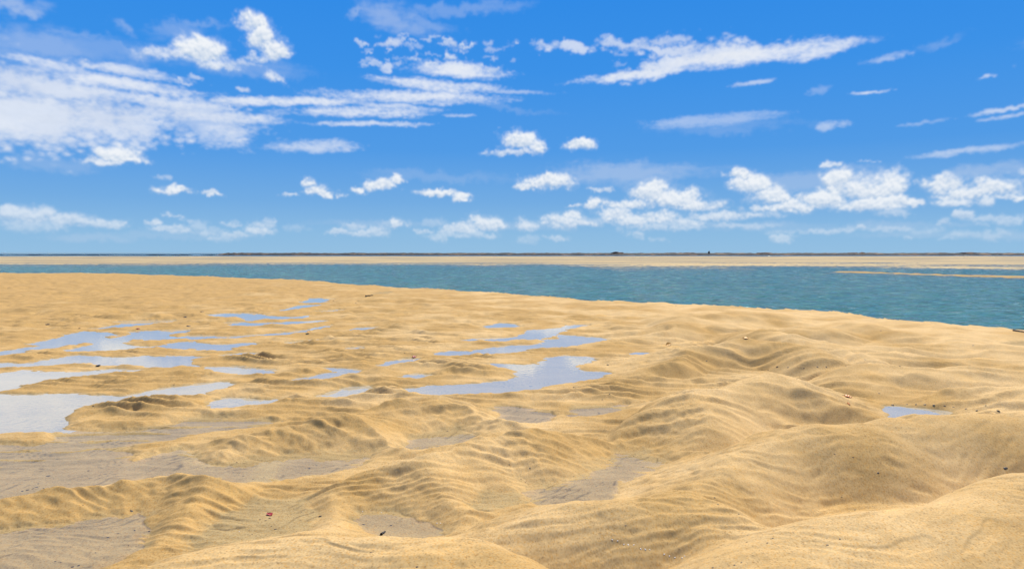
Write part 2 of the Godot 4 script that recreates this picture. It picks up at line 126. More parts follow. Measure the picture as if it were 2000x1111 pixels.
# clouds: kind (K cumulus, B band, S mottled sheet, W thin veil), azimuth, elevation, half width, half height (degrees), tilt, opacity
const CLOUDS := [
	["K", -23.44, 14.32, 1.77, 1.24, 0, 1.00],
	["K", -23.19, 14.96, 0.82, 0.62, 0, 1.00],
	["K", -25.62, 13.81, 1.97, 0.61, 0, 0.75],
	["K", -22.26, 13.57, 2.08, 0.49, 0, 0.80],
	["K", -19.82, 16.58, 1.00, 0.89, 0, 1.00],
	["K", -18.97, 15.51, 1.16, 1.33, 0, 1.00],
	["K", -18.26, 14.62, 1.09, 0.92, 0, 1.00],
	["K", -19.53, 14.27, 0.86, 0.50, 0, 0.80],
	["K", -18.36, 13.01, 0.80, 0.51, -30, 0.75],
	["K", -20.15, 13.76, 1.43, 0.32, 0, 0.50],
	["K", -28.33, 6.83, 1.51, 0.77, 0, 1.00],
	["K", -29.74, 6.22, 1.38, 0.31, 0, 0.80],
	["K", -27.64, 6.45, 0.96, 0.42, 0, 1.00],
	["K", -25.30, 4.48, 1.07, 0.36, 0, 1.00],
	["K", -22.76, 4.31, 1.04, 0.22, 0, 0.80],
	["K", -25.72, 5.41, 0.46, 0.29, 0, 0.35],
	["K", -15.83, 5.42, 0.57, 0.42, 0, 1.00],
	["K", -15.12, 4.82, 1.14, 0.54, 0, 1.00],
	["K", -14.28, 4.53, 0.69, 0.31, 0, 1.00],
	["K", -17.38, 4.38, 0.67, 0.19, 0, 0.60],
	["K", -9.00, 5.73, 0.79, 0.40, 0, 1.00],
	["K", -10.59, 5.30, 1.26, 0.55, 0, 1.00],
	["K", -12.04, 4.88, 1.01, 0.39, 0, 1.00],
	["K", -6.09, 4.76, 1.77, 0.36, 0, 1.00],
	["K", -3.87, 4.46, 1.05, 0.32, 0, 1.00],
	["K", -3.87, 4.22, 0.97, 0.28, 0, 1.00],
	["K", 0.61, 8.74, 1.46, 0.94, 0, 1.00],
	["K", 1.95, 8.26, 0.81, 0.79, 0, 1.00],
	["K", 0.20, 7.87, 1.95, 0.32, 0, 0.70],
	["K", 5.27, 8.39, 1.37, 0.55, 0, 1.00],
	["K", 3.33, 5.55, 2.11, 0.80, 0, 1.00],
	["K", 1.63, 5.23, 1.06, 0.36, 0, 1.00],
	["K", 2.93, 6.03, 0.57, 0.40, 0, 1.00],
	["K", 7.09, 4.95, 0.80, 0.24, 0, 0.70],
	["K", 11.06, 4.66, 1.88, 1.03, 0, 1.00],
	["K", 12.90, 4.08, 2.40, 0.94, 0, 1.00],
	["K", 14.56, 3.54, 1.91, 0.63, 0, 1.00],
	["K", 8.98, 3.74, 1.75, 0.56, 0, 1.00],
	["K", 6.82, 3.88, 0.96, 0.56, 0, 1.00],
	["K", 4.88, 3.73, 0.65, 0.16, 0, 0.70],
	["K", 17.39, 2.91, 2.97, 0.35, 0, 0.70],
	["K", 17.28, 5.88, 0.74, 0.50, 0, 1.00],
	["K", 18.29, 5.12, 1.47, 0.84, 0, 1.00],
	["K", 19.94, 4.20, 1.66, 0.99, 0, 1.00],
	["K", 21.55, 3.41, 1.55, 0.53, 0, 1.00],
	["K", 19.59, 3.34, 1.81, 0.38, 0, 0.90],
	["K", 24.45, 5.28, 1.21, 0.88, 0, 1.00],
	["K", 25.80, 4.57, 1.98, 1.16, 0, 1.00],
	["K", 27.59, 4.57, 1.28, 1.14, 0, 1.00],
	["K", 23.80, 3.83, 1.84, 0.74, 0, 1.00],
	["K", 27.76, 3.60, 1.53, 0.57, 0, 1.00],
	["K", 26.15, 3.40, 2.96, 0.58, 0, 1.00],
	["K", 29.34, 3.44, 0.68, 0.32, 0, 1.00],
	["K", 23.75, 6.37, 0.68, 0.26, 0, 0.70],
	["K", 26.09, 6.47, 0.46, 0.14, 0, 0.40],
	["K", 30.84, 4.64, 1.32, 0.83, 0, 1.00],
	["K", 32.04, 3.96, 1.58, 0.62, 0, 1.00],
	["K", 33.75, 4.15, 1.97, 0.67, 0, 1.00],
	["K", 34.74, 3.67, 1.10, 0.33, 0, 1.00],
	["K", 31.76, 3.46, 1.18, 0.34, 0, 0.80],
	["K", 33.77, 3.38, 0.56, 0.40, 0, 0.70],
	["K", 35.25, 5.13, 0.54, 0.33, 0, 0.50],
	["K", -34.90, 2.57, 1.10, 0.67, 0, 0.65],
	["K", -33.37, 2.48, 1.37, 0.75, 0, 0.65],
	["K", -31.78, 2.18, 1.47, 0.62, 0, 0.60],
	["K", -29.68, 1.95, 1.11, 0.39, 0, 0.60],
	["K", -28.59, 2.08, 0.25, 0.14, 0, 0.60],
	["K", -33.81, 1.69, 2.54, 0.47, 0, 0.40],
	["K", -26.83, 2.15, 0.58, 0.36, 0, 0.70],
	["K", -25.69, 1.69, 1.33, 0.29, 0, 0.60],
	["K", -25.02, 1.85, 0.60, 0.29, 0, 0.60],
	["K", -25.67, 2.75, 0.50, 0.26, 0, 0.70],
	["K", -24.84, 2.59, 0.47, 0.18, 0, 0.50],
	["K", -19.43, 1.65, 0.94, 0.46, 0, 0.70],
	["K", -20.70, 1.34, 1.43, 0.30, 0, 0.50],
	["K", -9.11, 2.21, 0.72, 0.56, 0, 0.80],
	["K", -10.50, 1.64, 1.18, 0.48, 0, 0.60],
	["K", -12.07, 1.56, 1.56, 0.32, 0, 0.60],
	["K", -13.81, 1.58, 1.16, 0.32, 0, 0.60],
	["K", -2.04, 2.32, 1.39, 0.73, 0, 0.85],
	["K", -4.28, 1.83, 1.46, 0.57, 0, 0.75],
	["K", 0.90, 2.20, 1.14, 0.65, 0, 0.80],
	["K", -4.89, 1.34, 2.43, 0.24, 0, 0.40],
	["K", 3.67, 2.44, 1.87, 0.73, 0, 0.85],
	["K", 4.97, 2.84, 0.81, 0.57, 0, 0.85],
	["K", 5.90, 2.31, 0.97, 0.40, 0, 0.80],
	["K", 8.11, 2.86, 1.36, 0.88, 0, 0.90],
	["K", 9.70, 2.45, 1.98, 0.56, 0, 0.85],
	["K", 11.67, 2.67, 1.96, 0.64, 0, 0.85],
	["K", 13.61, 2.34, 1.93, 0.47, 0, 0.70],
	["K", 12.07, 1.99, 3.12, 0.40, 0, 0.50],
	["K", 15.52, 2.75, 2.27, 0.47, 0, 0.70],
	["K", 17.78, 2.06, 2.22, 0.31, 0, 0.40],
	["K", 32.36, 2.58, 0.76, 0.41, 0, 0.60],
	["K", 33.66, 2.27, 1.13, 0.27, 0, 0.40],
	["K", 23.50, 1.61, 1.72, 0.26, 0, 0.40],
	["K", 25.19, 1.66, 0.67, 0.33, 0, 0.40],
	["K", 27.80, 1.70, 1.60, 0.25, 0, 0.35],
	["K", 30.30, 1.58, 1.52, 0.28, 0, 0.30],
	["K", 21.05, 1.52, 1.78, 0.23, 0, 0.30],
	["K", 28.10, 2.77, 0.95, 0.29, 0, 0.40],
	["K", 35.18, 2.23, 0.38, 0.40, 0, 0.40],
	["S", -33.64, 8.80, 7.04, 2.29, 0, 1.00],
	["S", -29.22, 9.22, 6.18, 1.92, 0, 0.95],
	["S", -34.68, 11.32, 2.46, 1.08, -10, 0.90],
	["S", -32.17, 10.83, 4.35, 0.98, -6, 0.95],
	["S", -24.70, 10.19, 4.68, 1.20, 4, 0.80],
	["S", -22.33, 9.47, 3.82, 1.01, 0, 0.55],
	["S", -9.21, 15.94, 1.02, 0.44, 10, 0.80],
	["S", -9.81, 14.27, 1.18, 0.30, 0, 0.85],
	["S", -4.44, 14.39, 2.41, 0.45, 0, 0.90],
	["S", 4.43, 15.87, 2.81, 0.40, -4, 0.90],
	["S", 8.81, 15.88, 2.76, 0.44, -8, 0.80],
	["S", 11.94, 15.95, 2.32, 0.50, 0, 0.70],
	["S", 13.10, 14.51, 4.59, 0.80, 14, 1.00],
	["S", 10.40, 13.83, 4.30, 0.44, 6, 1.00],
	["S", 16.50, 14.79, 4.45, 0.72, 4, 1.00],
	["S", 11.94, 15.30, 3.86, 0.44, -4, 0.90],
	["B", -32.13, 12.29, 2.61, 0.45, -6, 0.95],
	["B", -28.21, 12.54, 3.45, 0.37, -4, 0.90],
	["B", -28.54, 11.73, 5.93, 0.44, -3, 1.00],
	["B", -26.33, 10.72, 4.88, 0.35, -3, 0.80],
	["B", -17.28, 11.33, 7.72, 0.33, 3, 1.00],
	["B", -11.98, 10.84, 5.80, 0.45, 2, 1.00],
	["B", -8.05, 12.04, 7.50, 0.49, 0, 1.00],
	["B", -5.65, 12.97, 4.80, 0.45, -3, 1.00],
	["B", -3.84, 14.06, 4.02, 0.60, -4, 1.00],
	["B", -11.21, 9.96, 4.48, 0.19, 2, 0.80],
	["B", -15.46, 8.16, 3.58, 0.50, 2, 0.70],
	["B", -21.65, 8.50, 2.17, 0.88, 0, 0.70],
	["B", -4.25, 10.74, 1.37, 0.15, 0, 0.60],
	["B", 0.00, 12.54, 3.64, 0.15, -2, 0.50],
	["B", -21.97, 9.93, 4.88, 0.43, 0, 0.80],
	["B", -9.63, 11.35, 3.93, 0.23, -2, 0.80],
	["B", 18.70, 14.55, 6.87, 0.64, 3, 1.00],
	["B", 23.27, 14.48, 2.39, 0.55, 10, 0.95],
	["B", 10.01, 13.63, 5.09, 0.30, 5, 0.90],
	["B", 27.56, 13.46, 1.46, 0.27, 8, 0.45],
	["B", 18.18, 12.59, 1.53, 0.18, 5, 0.60],
	["B", 26.32, 11.21, 1.24, 0.10, 0, 0.80],
	["B", 33.07, 11.53, 0.40, 0.10, 5, 0.70],
	["B", 22.98, 11.75, 0.89, 0.28, 10, 0.25],
	["B", 23.87, 9.19, 1.09, 0.32, 0, 0.50],
	["B", 15.06, 10.07, 5.28, 0.49, 2, 0.40],
	["B", 12.96, 10.05, 2.31, 0.34, 6, 0.45],
	["B", 33.91, 9.30, 1.84, 0.16, 6, 0.70],
	["B", 34.61, 8.90, 1.92, 0.13, 3, 0.60],
	["B", 32.55, 6.88, 3.47, 0.24, 4, 0.55],
	["B", 29.83, 8.96, 1.53, 0.14, 4, 0.35],
	["W", 9.67, 6.27, 7.08, 1.10, 1, 0.50],
	["W", 22.74, 5.35, 4.84, 0.96, 2, 0.40],
	["W", -11.91, 18.09, 1.54, 0.42, 20, 0.50],
	["W", -6.82, 17.44, 2.38, 0.50, -8, 0.35],
	["W", -23.58, 16.17, 3.05, 0.34, 8, 0.30],
	["W", -30.91, 14.39, 3.57, 0.32, 4, 0.30],
	["W", -27.23, 14.06, 3.83, 0.33, -4, 0.35],
	["W", 33.44, 5.44, 2.83, 0.60, 2, 0.45],
	["W", -34.30, 15.66, 1.93, 0.61, 10, 0.60],
	["W", -32.96, 13.62, 4.27, 1.08, 0, 0.45],
	["W", -28.15, 15.36, 0.94, 0.59, -20, 0.40],
	["W", -24.93, 15.51, 2.65, 0.74, 10, 0.30],
	["W", -29.42, 13.79, 5.51, 0.99, 0, 0.30],
	["W", -9.58, 17.86, 3.52, 1.21, -18, 0.50],
	["W", -4.02, 18.49, 5.60, 0.50, 4, 0.30],
	["W", -21.21, 13.49, 5.61, 0.71, 0, 0.30],
	["W", -32.57, 5.97, 3.18, 0.67, 0, 0.25],
	["W", 30.62, 13.95, 1.79, 0.45, 10, 0.25],
	["W", 16.94, 9.42, 5.56, 0.52, 0, 0.20],
	["W", -5.68, 6.05, 6.42, 0.48, -2, 0.20],
	["W", 0.00, 11.31, 4.85, 0.31, -8, 0.20],
	["W", -33.61, 9.85, 7.32, 2.60, 0, 0.50],
	["K", -10.05, 2.36, 0.68, 0.22, 0, 0.22],
	["K", 1.34, 1.07, 0.97, 0.43, 0, 0.27],
	["K", 10.59, 2.08, 0.54, 0.16, 0, 0.26],
	["K", 33.45, 1.02, 0.68, 0.37, 0, 0.26],
	["K", -5.02, 1.54, 0.92, 0.43, 0, 0.46],
	["K", -19.71, 1.49, 0.78, 0.32, 0, 0.25],
	["K", 6.30, 2.41, 1.05, 0.49, 0, 0.36],
	["K", -5.68, 1.08, 0.81, 0.39, 0, 0.45],
	["K", 8.68, 1.87, 0.82, 0.31, 0, 0.25],
	["K", -5.35, 1.24, 0.47, 0.13, 0, 0.39],
	["K", -7.04, 1.68, 0.74, 0.26, 0, 0.50],
	["K", -12.75, 1.85, 0.55, 0.23, 0, 0.28],
	["K", -1.84, 1.35, 0.65, 0.26, 0, 0.47],
	["K", -18.81, 2.34, 0.53, 0.25, 0, 0.38],
	["K", -9.96, 2.00, 0.54, 0.21, 0, 0.21],
	["K", 20.89, 1.04, 0.94, 0.44, 0, 0.49],
	["K", -23.80, 1.92, 0.90, 0.44, 0, 0.32],
	["K", 34.20, 1.29, 0.67, 0.28, 0, 0.26],
	["K", 4.28, 2.34, 0.69, 0.34, 0, 0.30],
	["K", -24.30, 2.27, 0.46, 0.23, 0, 0.31],
	["K", -6.36, 2.39, 1.08, 0.40, 0, 0.26],
	["K", -21.36, 2.31, 0.48, 0.22, 0, 0.24],
	["K", -22.47, 1.63, 0.52, 0.28, 0, 0.24],
	["K", 10.09, 1.29, 0.69, 0.35, 0, 0.34],
	["K", -9.66, 1.87, 0.45, 0.17, 0, 0.27],
	["K", 31.57, 1.03, 0.56, 0.19, 0, 0.28],
	["K", -9.62, 2.20, 0.58, 0.27, 0, 0.24],
	["K", -21.87, 0.98, 0.70, 0.38, 0, 0.32],
	["K", 32.15, 1.27, 0.69, 0.36, 0, 0.35],
	["K", -19.32, 2.10, 0.91, 0.46, 0, 0.48],
	["K", -3.17, 1.50, 0.97, 0.41, 0, 0.44],
	["K", 10.01, 1.48, 0.87, 0.30, 0, 0.48],
	["K", 34.80, 2.01, 0.73, 0.44, 0, 0.40],
	["K", -22.27, 1.02, 0.45, 0.24, 0, 0.40],
	["K", -21.30, 2.14, 0.75, 0.32, 0, 0.42],
	["K", 33.43, 1.85, 0.31, 0.18, 0, 0.20],
	["K", 30.89, 2.04, 0.72, 0.38, 0, 0.46],
	["K", 11.53, 1.11, 0.55, 0.24, 0, 0.30],
	["K", 31.69, 1.11, 0.55, 0.25, 0, 0.21],
	["K", -22.87, 1.47, 0.65, 0.33, 0, 0.38],
	["K", -16.44, 1.90, 0.87, 0.36, 0, 0.20],
	["K", 28.89, 1.07, 0.38, 0.17, 0, 0.31],
	["K", 26.13, 1.85, 0.48, 0.21, 0, 0.49],
	["K", -19.18, 2.25, 0.76, 0.38, 0, 0.35],
	["K", 3.58, 1.17, 0.95, 0.28, 0, 0.46],
	["K", -12.73, 2.02, 0.95, 0.36, 0, 0.44],
	["K", -9.99, 14.62, 0.32, 0.12, 4, 0.33],
	["S", -1.70, 15.78, 0.65, 0.23, 0, 0.48],
	["K", -11.87, 15.90, 0.46, 0.16, 15, 0.51],
	["S", -4.82, 15.29, 0.46, 0.16, 13, 0.54],
	["K", -7.75, 14.83, 0.64, 0.23, 0, 0.47],
	["S", -4.72, 15.78, 0.62, 0.22, 14, 0.51],
	["K", -5.22, 14.36, 0.46, 0.16, 14, 0.45],
	["S", -6.73, 16.23, 0.56, 0.20, 11, 0.59],
	["K", -7.95, 15.59, 0.49, 0.17, 5, 0.31],
	["S", -0.73, 15.87, 0.57, 0.20, 2, 0.23],
	["K", -4.29, 14.40, 0.39, 0.14, 11, 0.33],
	["S", -8.41, 16.52, 0.26, 0.09, 2, 0.52],
	["K", -2.34, 14.21, 0.32, 0.12, 15, 0.46],
	["S", -0.09, 16.12, 0.63, 0.22, 3, 0.27],
	["K", -6.29, 14.51, 0.35, 0.12, 9, 0.54],
	["S", -3.78, 14.44, 0.35, 0.13, 15, 0.48],
	["K", -8.30, 16.06, 0.38, 0.14, 14, 0.56],
	["S", -7.23, 15.65, 0.58, 0.20, 9, 0.38],
	["K", -4.98, 15.93, 0.61, 0.22, 14, 0.48],
	["S", -4.66, 15.66, 0.63, 0.22, 0, 0.26],
	["K", -11.16, 14.40, 0.63, 0.23, 11, 0.44],
	["S", -8.27, 16.37, 0.36, 0.13, 7, 0.46],
	["K", -6.32, 15.16, 0.29, 0.10, 7, 0.23],
	["S", -10.39, 16.49, 0.41, 0.14, 8, 0.21],
	["K", -9.07, 14.89, 0.34, 0.12, 10, 0.23],
	["S", -8.78, 14.59, 0.50, 0.18, 5, 0.49],
	["K", -4.18, 14.29, 0.61, 0.22, 2, 0.42],
	["S", -3.71, 14.80, 0.48, 0.17, 13, 0.26],
	["K", -1.89, 15.27, 0.29, 0.10, 5, 0.27],
	["S", -1.34, 15.18, 0.47, 0.17, 9, 0.54],
	["K", -8.08, 15.70, 0.42, 0.15, 0, 0.31],
	["S", -3.92, 15.77, 0.57, 0.20, 2, 0.26],
	["K", -1.84, 14.49, 0.35, 0.13, 0, 0.39],
	["S", -3.41, 16.02, 0.59, 0.21, 12, 0.33],
	["K", -9.93, 15.40, 0.33, 0.12, 15, 0.45],
	["S", -1.07, 15.64, 0.52, 0.18, 13, 0.44],
	["K", -11.51, 15.18, 0.35, 0.13, 9, 0.51],
	["S", -6.31, 14.63, 0.57, 0.21, 2, 0.56],
	["K", -1.30, 14.32, 0.52, 0.19, 1, 0.44],
	["S", -5.72, 14.26, 0.40, 0.14, 2, 0.27],
	["K", -11.44, 15.44, 0.57, 0.20, 7, 0.22],
	["S", -3.92, 15.70, 0.50, 0.18, 4, 0.48],
	["K", -10.59, 14.39, 0.57, 0.21, 0, 0.23],
	["S", -9.29, 15.97, 0.62, 0.22, 1, 0.20],
	["K", -3.66, 15.97, 0.36, 0.13, 11, 0.53],
	["S", -8.44, 15.70, 0.49, 0.17, 1, 0.27],
	["K", -6.11, 16.39, 0.46, 0.16, 9, 0.42],
	["S", -8.62, 16.11, 0.53, 0.19, 10, 0.27],
	["K", -11.74, 14.61, 0.60, 0.22, 8, 0.33],
	["S", -1.11, 14.16, 0.63, 0.22, 13, 0.33],
	["K", -4.59, 15.90, 0.46, 0.16, 0, 0.36],
	["S", -4.73, 14.95, 0.51, 0.18, 10, 0.23],
	["K", -0.17, 15.92, 0.30, 0.10, 6, 0.57],
	["S", -8.97, 16.10, 0.50, 0.18, 3, 0.46],
	["K", -11.85, 15.32, 0.33, 0.12, 2, 0.30],
	["S", -1.90, 16.12, 0.64, 0.23, 9, 0.55],
	["K", -5.05, 16.16, 0.55, 0.19, 5, 0.56],
	["S", -3.07, 14.70, 0.58, 0.21, 6, 0.31],
	["K", -4.91, 15.06, 0.55, 0.20, 11, 0.59],
	["S", -10.05, 14.89, 0.27, 0.10, 1, 0.58],
	["K", -3.83, 14.21, 0.28, 0.10, 8, 0.48],
	["S", -4.02, 14.54, 0.30, 0.11, 6, 0.52],
	["K", -7.33, 15.19, 0.45, 0.16, 10, 0.34],
	["S", -3.11, 14.51, 0.56, 0.20, 1, 0.27],
	["K", -7.73, 15.90, 0.40, 0.14, 6, 0.58],
	["S", -3.90, 15.59, 0.47, 0.17, 3, 0.58],
	["K", -9.71, 15.81, 0.63, 0.22, 6, 0.21],
	["S", -10.56, 15.93, 0.52, 0.18, 10, 0.58],
	["K", -6.06, 16.44, 0.38, 0.13, 12, 0.27],
	["S", -0.06, 14.87, 0.40, 0.14, 0, 0.38],
	["S", 8.36, 16.35, 0.54, 0.19, 11, 0.50],
	["S", 8.99, 15.66, 0.47, 0.17, 0, 0.56],
	["S", 11.22, 14.15, 0.44, 0.16, 2, 0.54],
	["S", 9.23, 15.65, 0.26, 0.09, 10, 0.26],
	["S", 10.85, 14.55, 0.30, 0.11, 0, 0.30],
	["S", 12.21, 15.72, 0.51, 0.18, 8, 0.47],
	["S", 8.65, 15.65, 0.50, 0.18, 8, 0.48],
	["S", 11.95, 15.49, 0.46, 0.17, 8, 0.26],
	["S", 8.50, 15.16, 0.56, 0.20, 7, 0.41],
	["S", 8.23, 14.47, 0.47, 0.17, 2, 0.30],
	["S", 13.08, 14.88, 0.27, 0.10, 5, 0.56],
	["S", 7.91, 14.36, 0.54, 0.19, 9, 0.30],
	["S", 8.70, 15.03, 0.36, 0.13, 4, 0.32],
	["S", 11.13, 15.67, 0.50, 0.18, 0, 0.56],
	["S", 9.62, 15.45, 0.26, 0.09, 8, 0.46],
	["S", 14.72, 15.29, 0.31, 0.11, 10, 0.28],
	["S", 10.75, 14.31, 0.35, 0.13, 10, 0.58],
	["S", 13.93, 15.68, 0.57, 0.20, 1, 0.60],
	["S", 7.31, 16.44, 0.36, 0.13, 8, 0.43],
	["S", 7.77, 15.29, 0.38, 0.14, 2, 0.47],
	["S", 11.45, 15.07, 0.50, 0.18, 1, 0.30],
	["S", 15.10, 14.12, 0.58, 0.21, 8, 0.36],
	["S", 10.04, 15.74, 0.46, 0.17, 1, 0.45],
	["S", 12.37, 14.91, 0.25, 0.09, 0, 0.52],
	["S", -24.62, 11.12, 0.51, 0.15, 0, 0.54],
	["S", -21.93, 10.81, 0.65, 0.19, 0, 0.50],
	["S", -23.60, 12.55, 0.60, 0.17, 0, 0.66],
	["S", -24.65, 10.30, 0.64, 0.19, 0, 0.48],
	["S", -19.33, 10.12, 0.77, 0.22, 0, 0.78],
	["S", -25.76, 11.50, 0.50, 0.15, 0, 0.53],
	["S", -27.57, 11.41, 0.44, 0.13, 0, 0.59],
	["S", -27.67, 11.13, 0.65, 0.19, 0, 0.53],
	["S", -20.59, 9.42, 0.55, 0.16, 0, 0.73],
	["S", -28.98, 12.37, 0.78, 0.23, 0, 0.41],
	["S", -30.99, 8.28, 0.32, 0.10, 0, 0.66],
	["S", -24.47, 12.20, 0.48, 0.14, 0, 0.79],
	["S", -26.45, 11.91, 0.56, 0.16, 0, 0.69],
	["S", -27.66, 12.56, 0.70, 0.21, 0, 0.44],
	["S", -30.34, 12.66, 0.76, 0.23, 0, 0.57],
	["S", -22.21, 10.61, 0.86, 0.25, 0, 0.54],
	["S", -27.03, 9.57, 0.35, 0.10, 0, 0.55],
	["S", -21.93, 10.55, 0.62, 0.18, 0, 0.77],
	["S", -26.03, 9.40, 0.54, 0.16, 0, 0.43],
	["S", -26.52, 12.06, 0.36, 0.11, 0, 0.51],
	["S", -29.60, 10.49, 0.66, 0.20, 0, 0.70],
	["S", -20.29, 12.05, 0.73, 0.20, 0, 0.76],
	["S", -26.49, 8.40, 0.40, 0.12, 0, 0.77],
	["S", -20.37, 8.42, 0.81, 0.23, 0, 0.68],
	["S", -26.00, 9.47, 0.77, 0.23, 0, 0.63],
	["S", -23.72, 8.53, 0.51, 0.15, 0, 0.53],
	["S", -30.66, 8.26, 0.60, 0.19, 0, 0.67],
	["S", -28.28, 12.01, 0.56, 0.17, 0, 0.75],
	["S", -26.94, 10.93, 0.54, 0.16, 0, 0.74],
	["S", -29.67, 8.40, 0.34, 0.10, 0, 0.68],
	["W", 20.59, 1.87, 6.03, 0.29, 0, 0.17],
	["W", -11.29, 2.32, 6.49, 0.37, 0, 0.25],
	["W", 34.15, 1.19, 4.90, 0.40, 0, 0.29],
	["W", 19.00, 2.09, 5.14, 0.41, 0, 0.27],
	["W", 29.69, 1.30, 4.94, 0.27, 0, 0.24],
	["W", -24.05, 1.52, 3.44, 0.23, 0, 0.29],
	["W", 27.79, 2.03, 2.73, 0.39, 0, 0.27],
	["W", -26.20, 1.22, 5.93, 0.35, 0, 0.19],
	["W", -32.28, 2.31, 3.88, 0.35, 0, 0.25],
	["W", -21.42, 1.29, 3.10, 0.37, 0, 0.18],
	["W", -35.17, 2.04, 4.79, 0.24, 0, 0.15],
	["W", -1.42, 2.21, 6.05, 0.38, 0, 0.26],
	["W", 30.62, 1.92, 4.72, 0.23, 0, 0.19],
	["W", -29.94, 1.10, 3.70, 0.36, 0, 0.28],
]
# scraps of seaweed and bark: x, z, size
const SCRAPS := [
	[-3.359, -5.119, 0.050],
	[-3.281, -5.058, 0.018],
	[-3.144, -5.248, 0.023],
	[-3.323, -4.957, 0.022],
	[-3.276, -4.867, 0.030],
	[-3.304, -4.817, 0.035],
	[-3.281, -4.837, 0.022],
	[-3.211, -4.843, 0.017],
	[-3.325, -4.795, 0.026],
	[-2.050, -5.200, 0.017],
	[-1.944, -5.112, 0.020],
	[-1.846, -5.037, 0.016],
	[-1.779, -5.067, 0.020],
	[-1.743, -5.073, 0.016],
	[-1.571, -5.206, 0.016],
	[-1.518, -5.299, 0.025],
	[-1.491, -5.386, 0.017],
	[-2.107, -5.418, 0.017],
	[-2.268, -4.054, 0.021],
	[-2.289, -3.991, 0.021],
	[-2.192, -4.093, 0.018],
	[-2.093, -4.064, 0.024],
	[-2.110, -3.874, 0.013],
	[-2.237, -3.779, 0.013],
	[-2.363, -4.379, 0.034],
	[-2.383, -3.669, 0.017],
	[-2.349, -3.660, 0.013],
	[-2.257, -3.609, 0.026],
	[-2.230, -3.617, 0.019],
	[-2.661, -4.377, 0.011],
	[-1.496, -4.183, 0.017],
	[-1.458, -4.170, 0.020],
	[-1.445, -4.204, 0.024],
	[-1.396, -4.087, 0.013],
	[-1.358, -4.045, 0.023],
	[-1.431, -3.940, 0.013],
	[-1.153, -4.236, 0.037],
	[-1.463, -3.966, 0.010],
	[-0.780, -6.328, 0.023],
	[-0.584, -6.421, 0.028],
	[0.038, -5.035, 0.015],
	[0.128, -5.060, 0.023],
	[-0.019, -5.072, 0.015],
	[-0.352, -4.977, 0.015],
	[0.093, -4.920, 0.015],
	[0.441, -5.052, 0.015],
	[0.582, -4.886, 0.018],
	[0.558, -4.735, 0.014],
	[0.985, -5.316, 0.020],
	[0.963, -5.600, 0.017],
	[0.986, -5.450, 0.016],
	[-0.880, -4.175, 0.026],
	[-0.716, -4.176, 0.023],
	[-0.576, -2.869, 0.009],
	[-0.374, -2.766, 0.009],
	[0.569, -3.527, 0.011],
	[0.063, -4.942, 0.011],
	[0.503, -4.618, 0.014],
	[2.792, -5.022, 0.017],
	[1.435, -3.203, 0.021],
	[1.514, -3.252, 0.011],
	[2.119, -4.357, 0.018],
	[1.177, -3.662, 0.015],
	[1.152, -4.013, 0.016],
	[1.088, -3.724, 0.012],
	[1.103, -3.307, 0.011],
	[1.175, -3.240, 0.016],
	[1.217, -3.287, 0.013],
	[1.207, -3.283, 0.011],
	[3.361, -4.817, 0.043],
	[2.391, -4.615, 0.023],
	[0.973, -3.076, 0.013],
	[0.882, -3.087, 0.012],
	[1.008, -3.091, 0.010],
	[2.160, -4.740, 0.015],
	[2.272, -4.712, 0.019],
	[2.084, -4.462, 0.015],
	[2.476, -3.969, 0.014],
	[-10.127, -15.545, 0.160],
	[-8.026, -17.520, 0.152],
	[-8.190, -18.864, 0.133],
	[-6.936, -15.299, 0.157],
	[-5.782, -9.945, 0.116],
	[-4.276, -7.248, 0.037],
	[-9.081, -14.973, 0.075],
	[-4.088, -8.596, 0.028],
	[-5.972, -23.913, 0.106],
	[-1.679, -11.137, 0.041],
	[0.461, -18.369, 0.119],
	[1.340, -9.960, 0.044],
	[0.978, -7.688, 0.028],
	[0.885, -10.833, 0.047],
	[-4.793, -21.942, 0.064],
	[4.755, -20.738, 0.061],
	[0.230, -8.713, 0.076],
	[0.723, -8.315, 0.024],
	[1.065, -7.754, 0.023],
	[4.744, -20.642, 0.061],
	[4.512, -14.965, 0.067],
	[2.673, -9.780, 0.037],
	[4.715, -9.510, 0.046],
	[4.738, -8.693, 0.036],
	[6.768, -13.079, 0.053],
	[4.045, -7.825, 0.038],
	[4.324, -7.502, 0.031],
	[7.455, -11.518, 0.049],
	[4.667, -6.811, 0.048],
	[3.419, -9.491, 0.044],
	[3.511, -9.418, 0.051],
	[3.603, -9.289, 0.043],
	[3.752, -9.140, 0.043],
	[3.918, -9.126, 0.036],
	[4.028, -9.114, 0.029],
	[4.131, -9.140, 0.036],
	[4.098, -8.729, 0.035],
	[4.001, -7.462, 0.043],
	[4.142, -7.446, 0.043],
	[4.214, -7.406, 0.037],
	[4.290, -7.376, 0.043],
	[4.348, -7.318, 0.037],
	[4.436, -7.279, 0.037],
	[4.505, -7.243, 0.037],
	[4.540, -7.097, 0.037],
	[4.588, -7.006, 0.036],
	[4.688, -7.025, 0.025],
	[3.939, -7.415, 0.037],
	[2.946, -7.351, 0.023],
]
# fallen leaves: x, z, length, colour, turn, label
const LEAVES := [
	[-1.464, -4.261, 0.051, "red", -50, "bright red fallen leaf lying in the wet hollow"],
	[-1.494, -10.904, 0.071, "red", 30, "small red leaf by the pool edge among rippled mounds"],
	[-7.786, -14.854, 0.072, "red", 20, "tiny dark red leaf beside the thin far pools"],
	[-3.926, -13.760, 0.072, "yellow", 0, "orange yellow leaf at the tip of a narrow pool"],
	[2.675, -12.171, 0.090, "yellow", 5, "long yellow orange leaf on a smooth pale mound"],
	[3.446, -10.499, 0.071, "yellow", -10, "pale yellow leaf on the crest of a smooth mound"],
	[3.459, -7.313, 0.076, "orange", -15, "curled orange leaf on the smooth mound by the dark rimmed pool"],
	[3.259, -6.877, 0.040, "orange", 20, "small orange scrap of leaf below the curled one"],
]
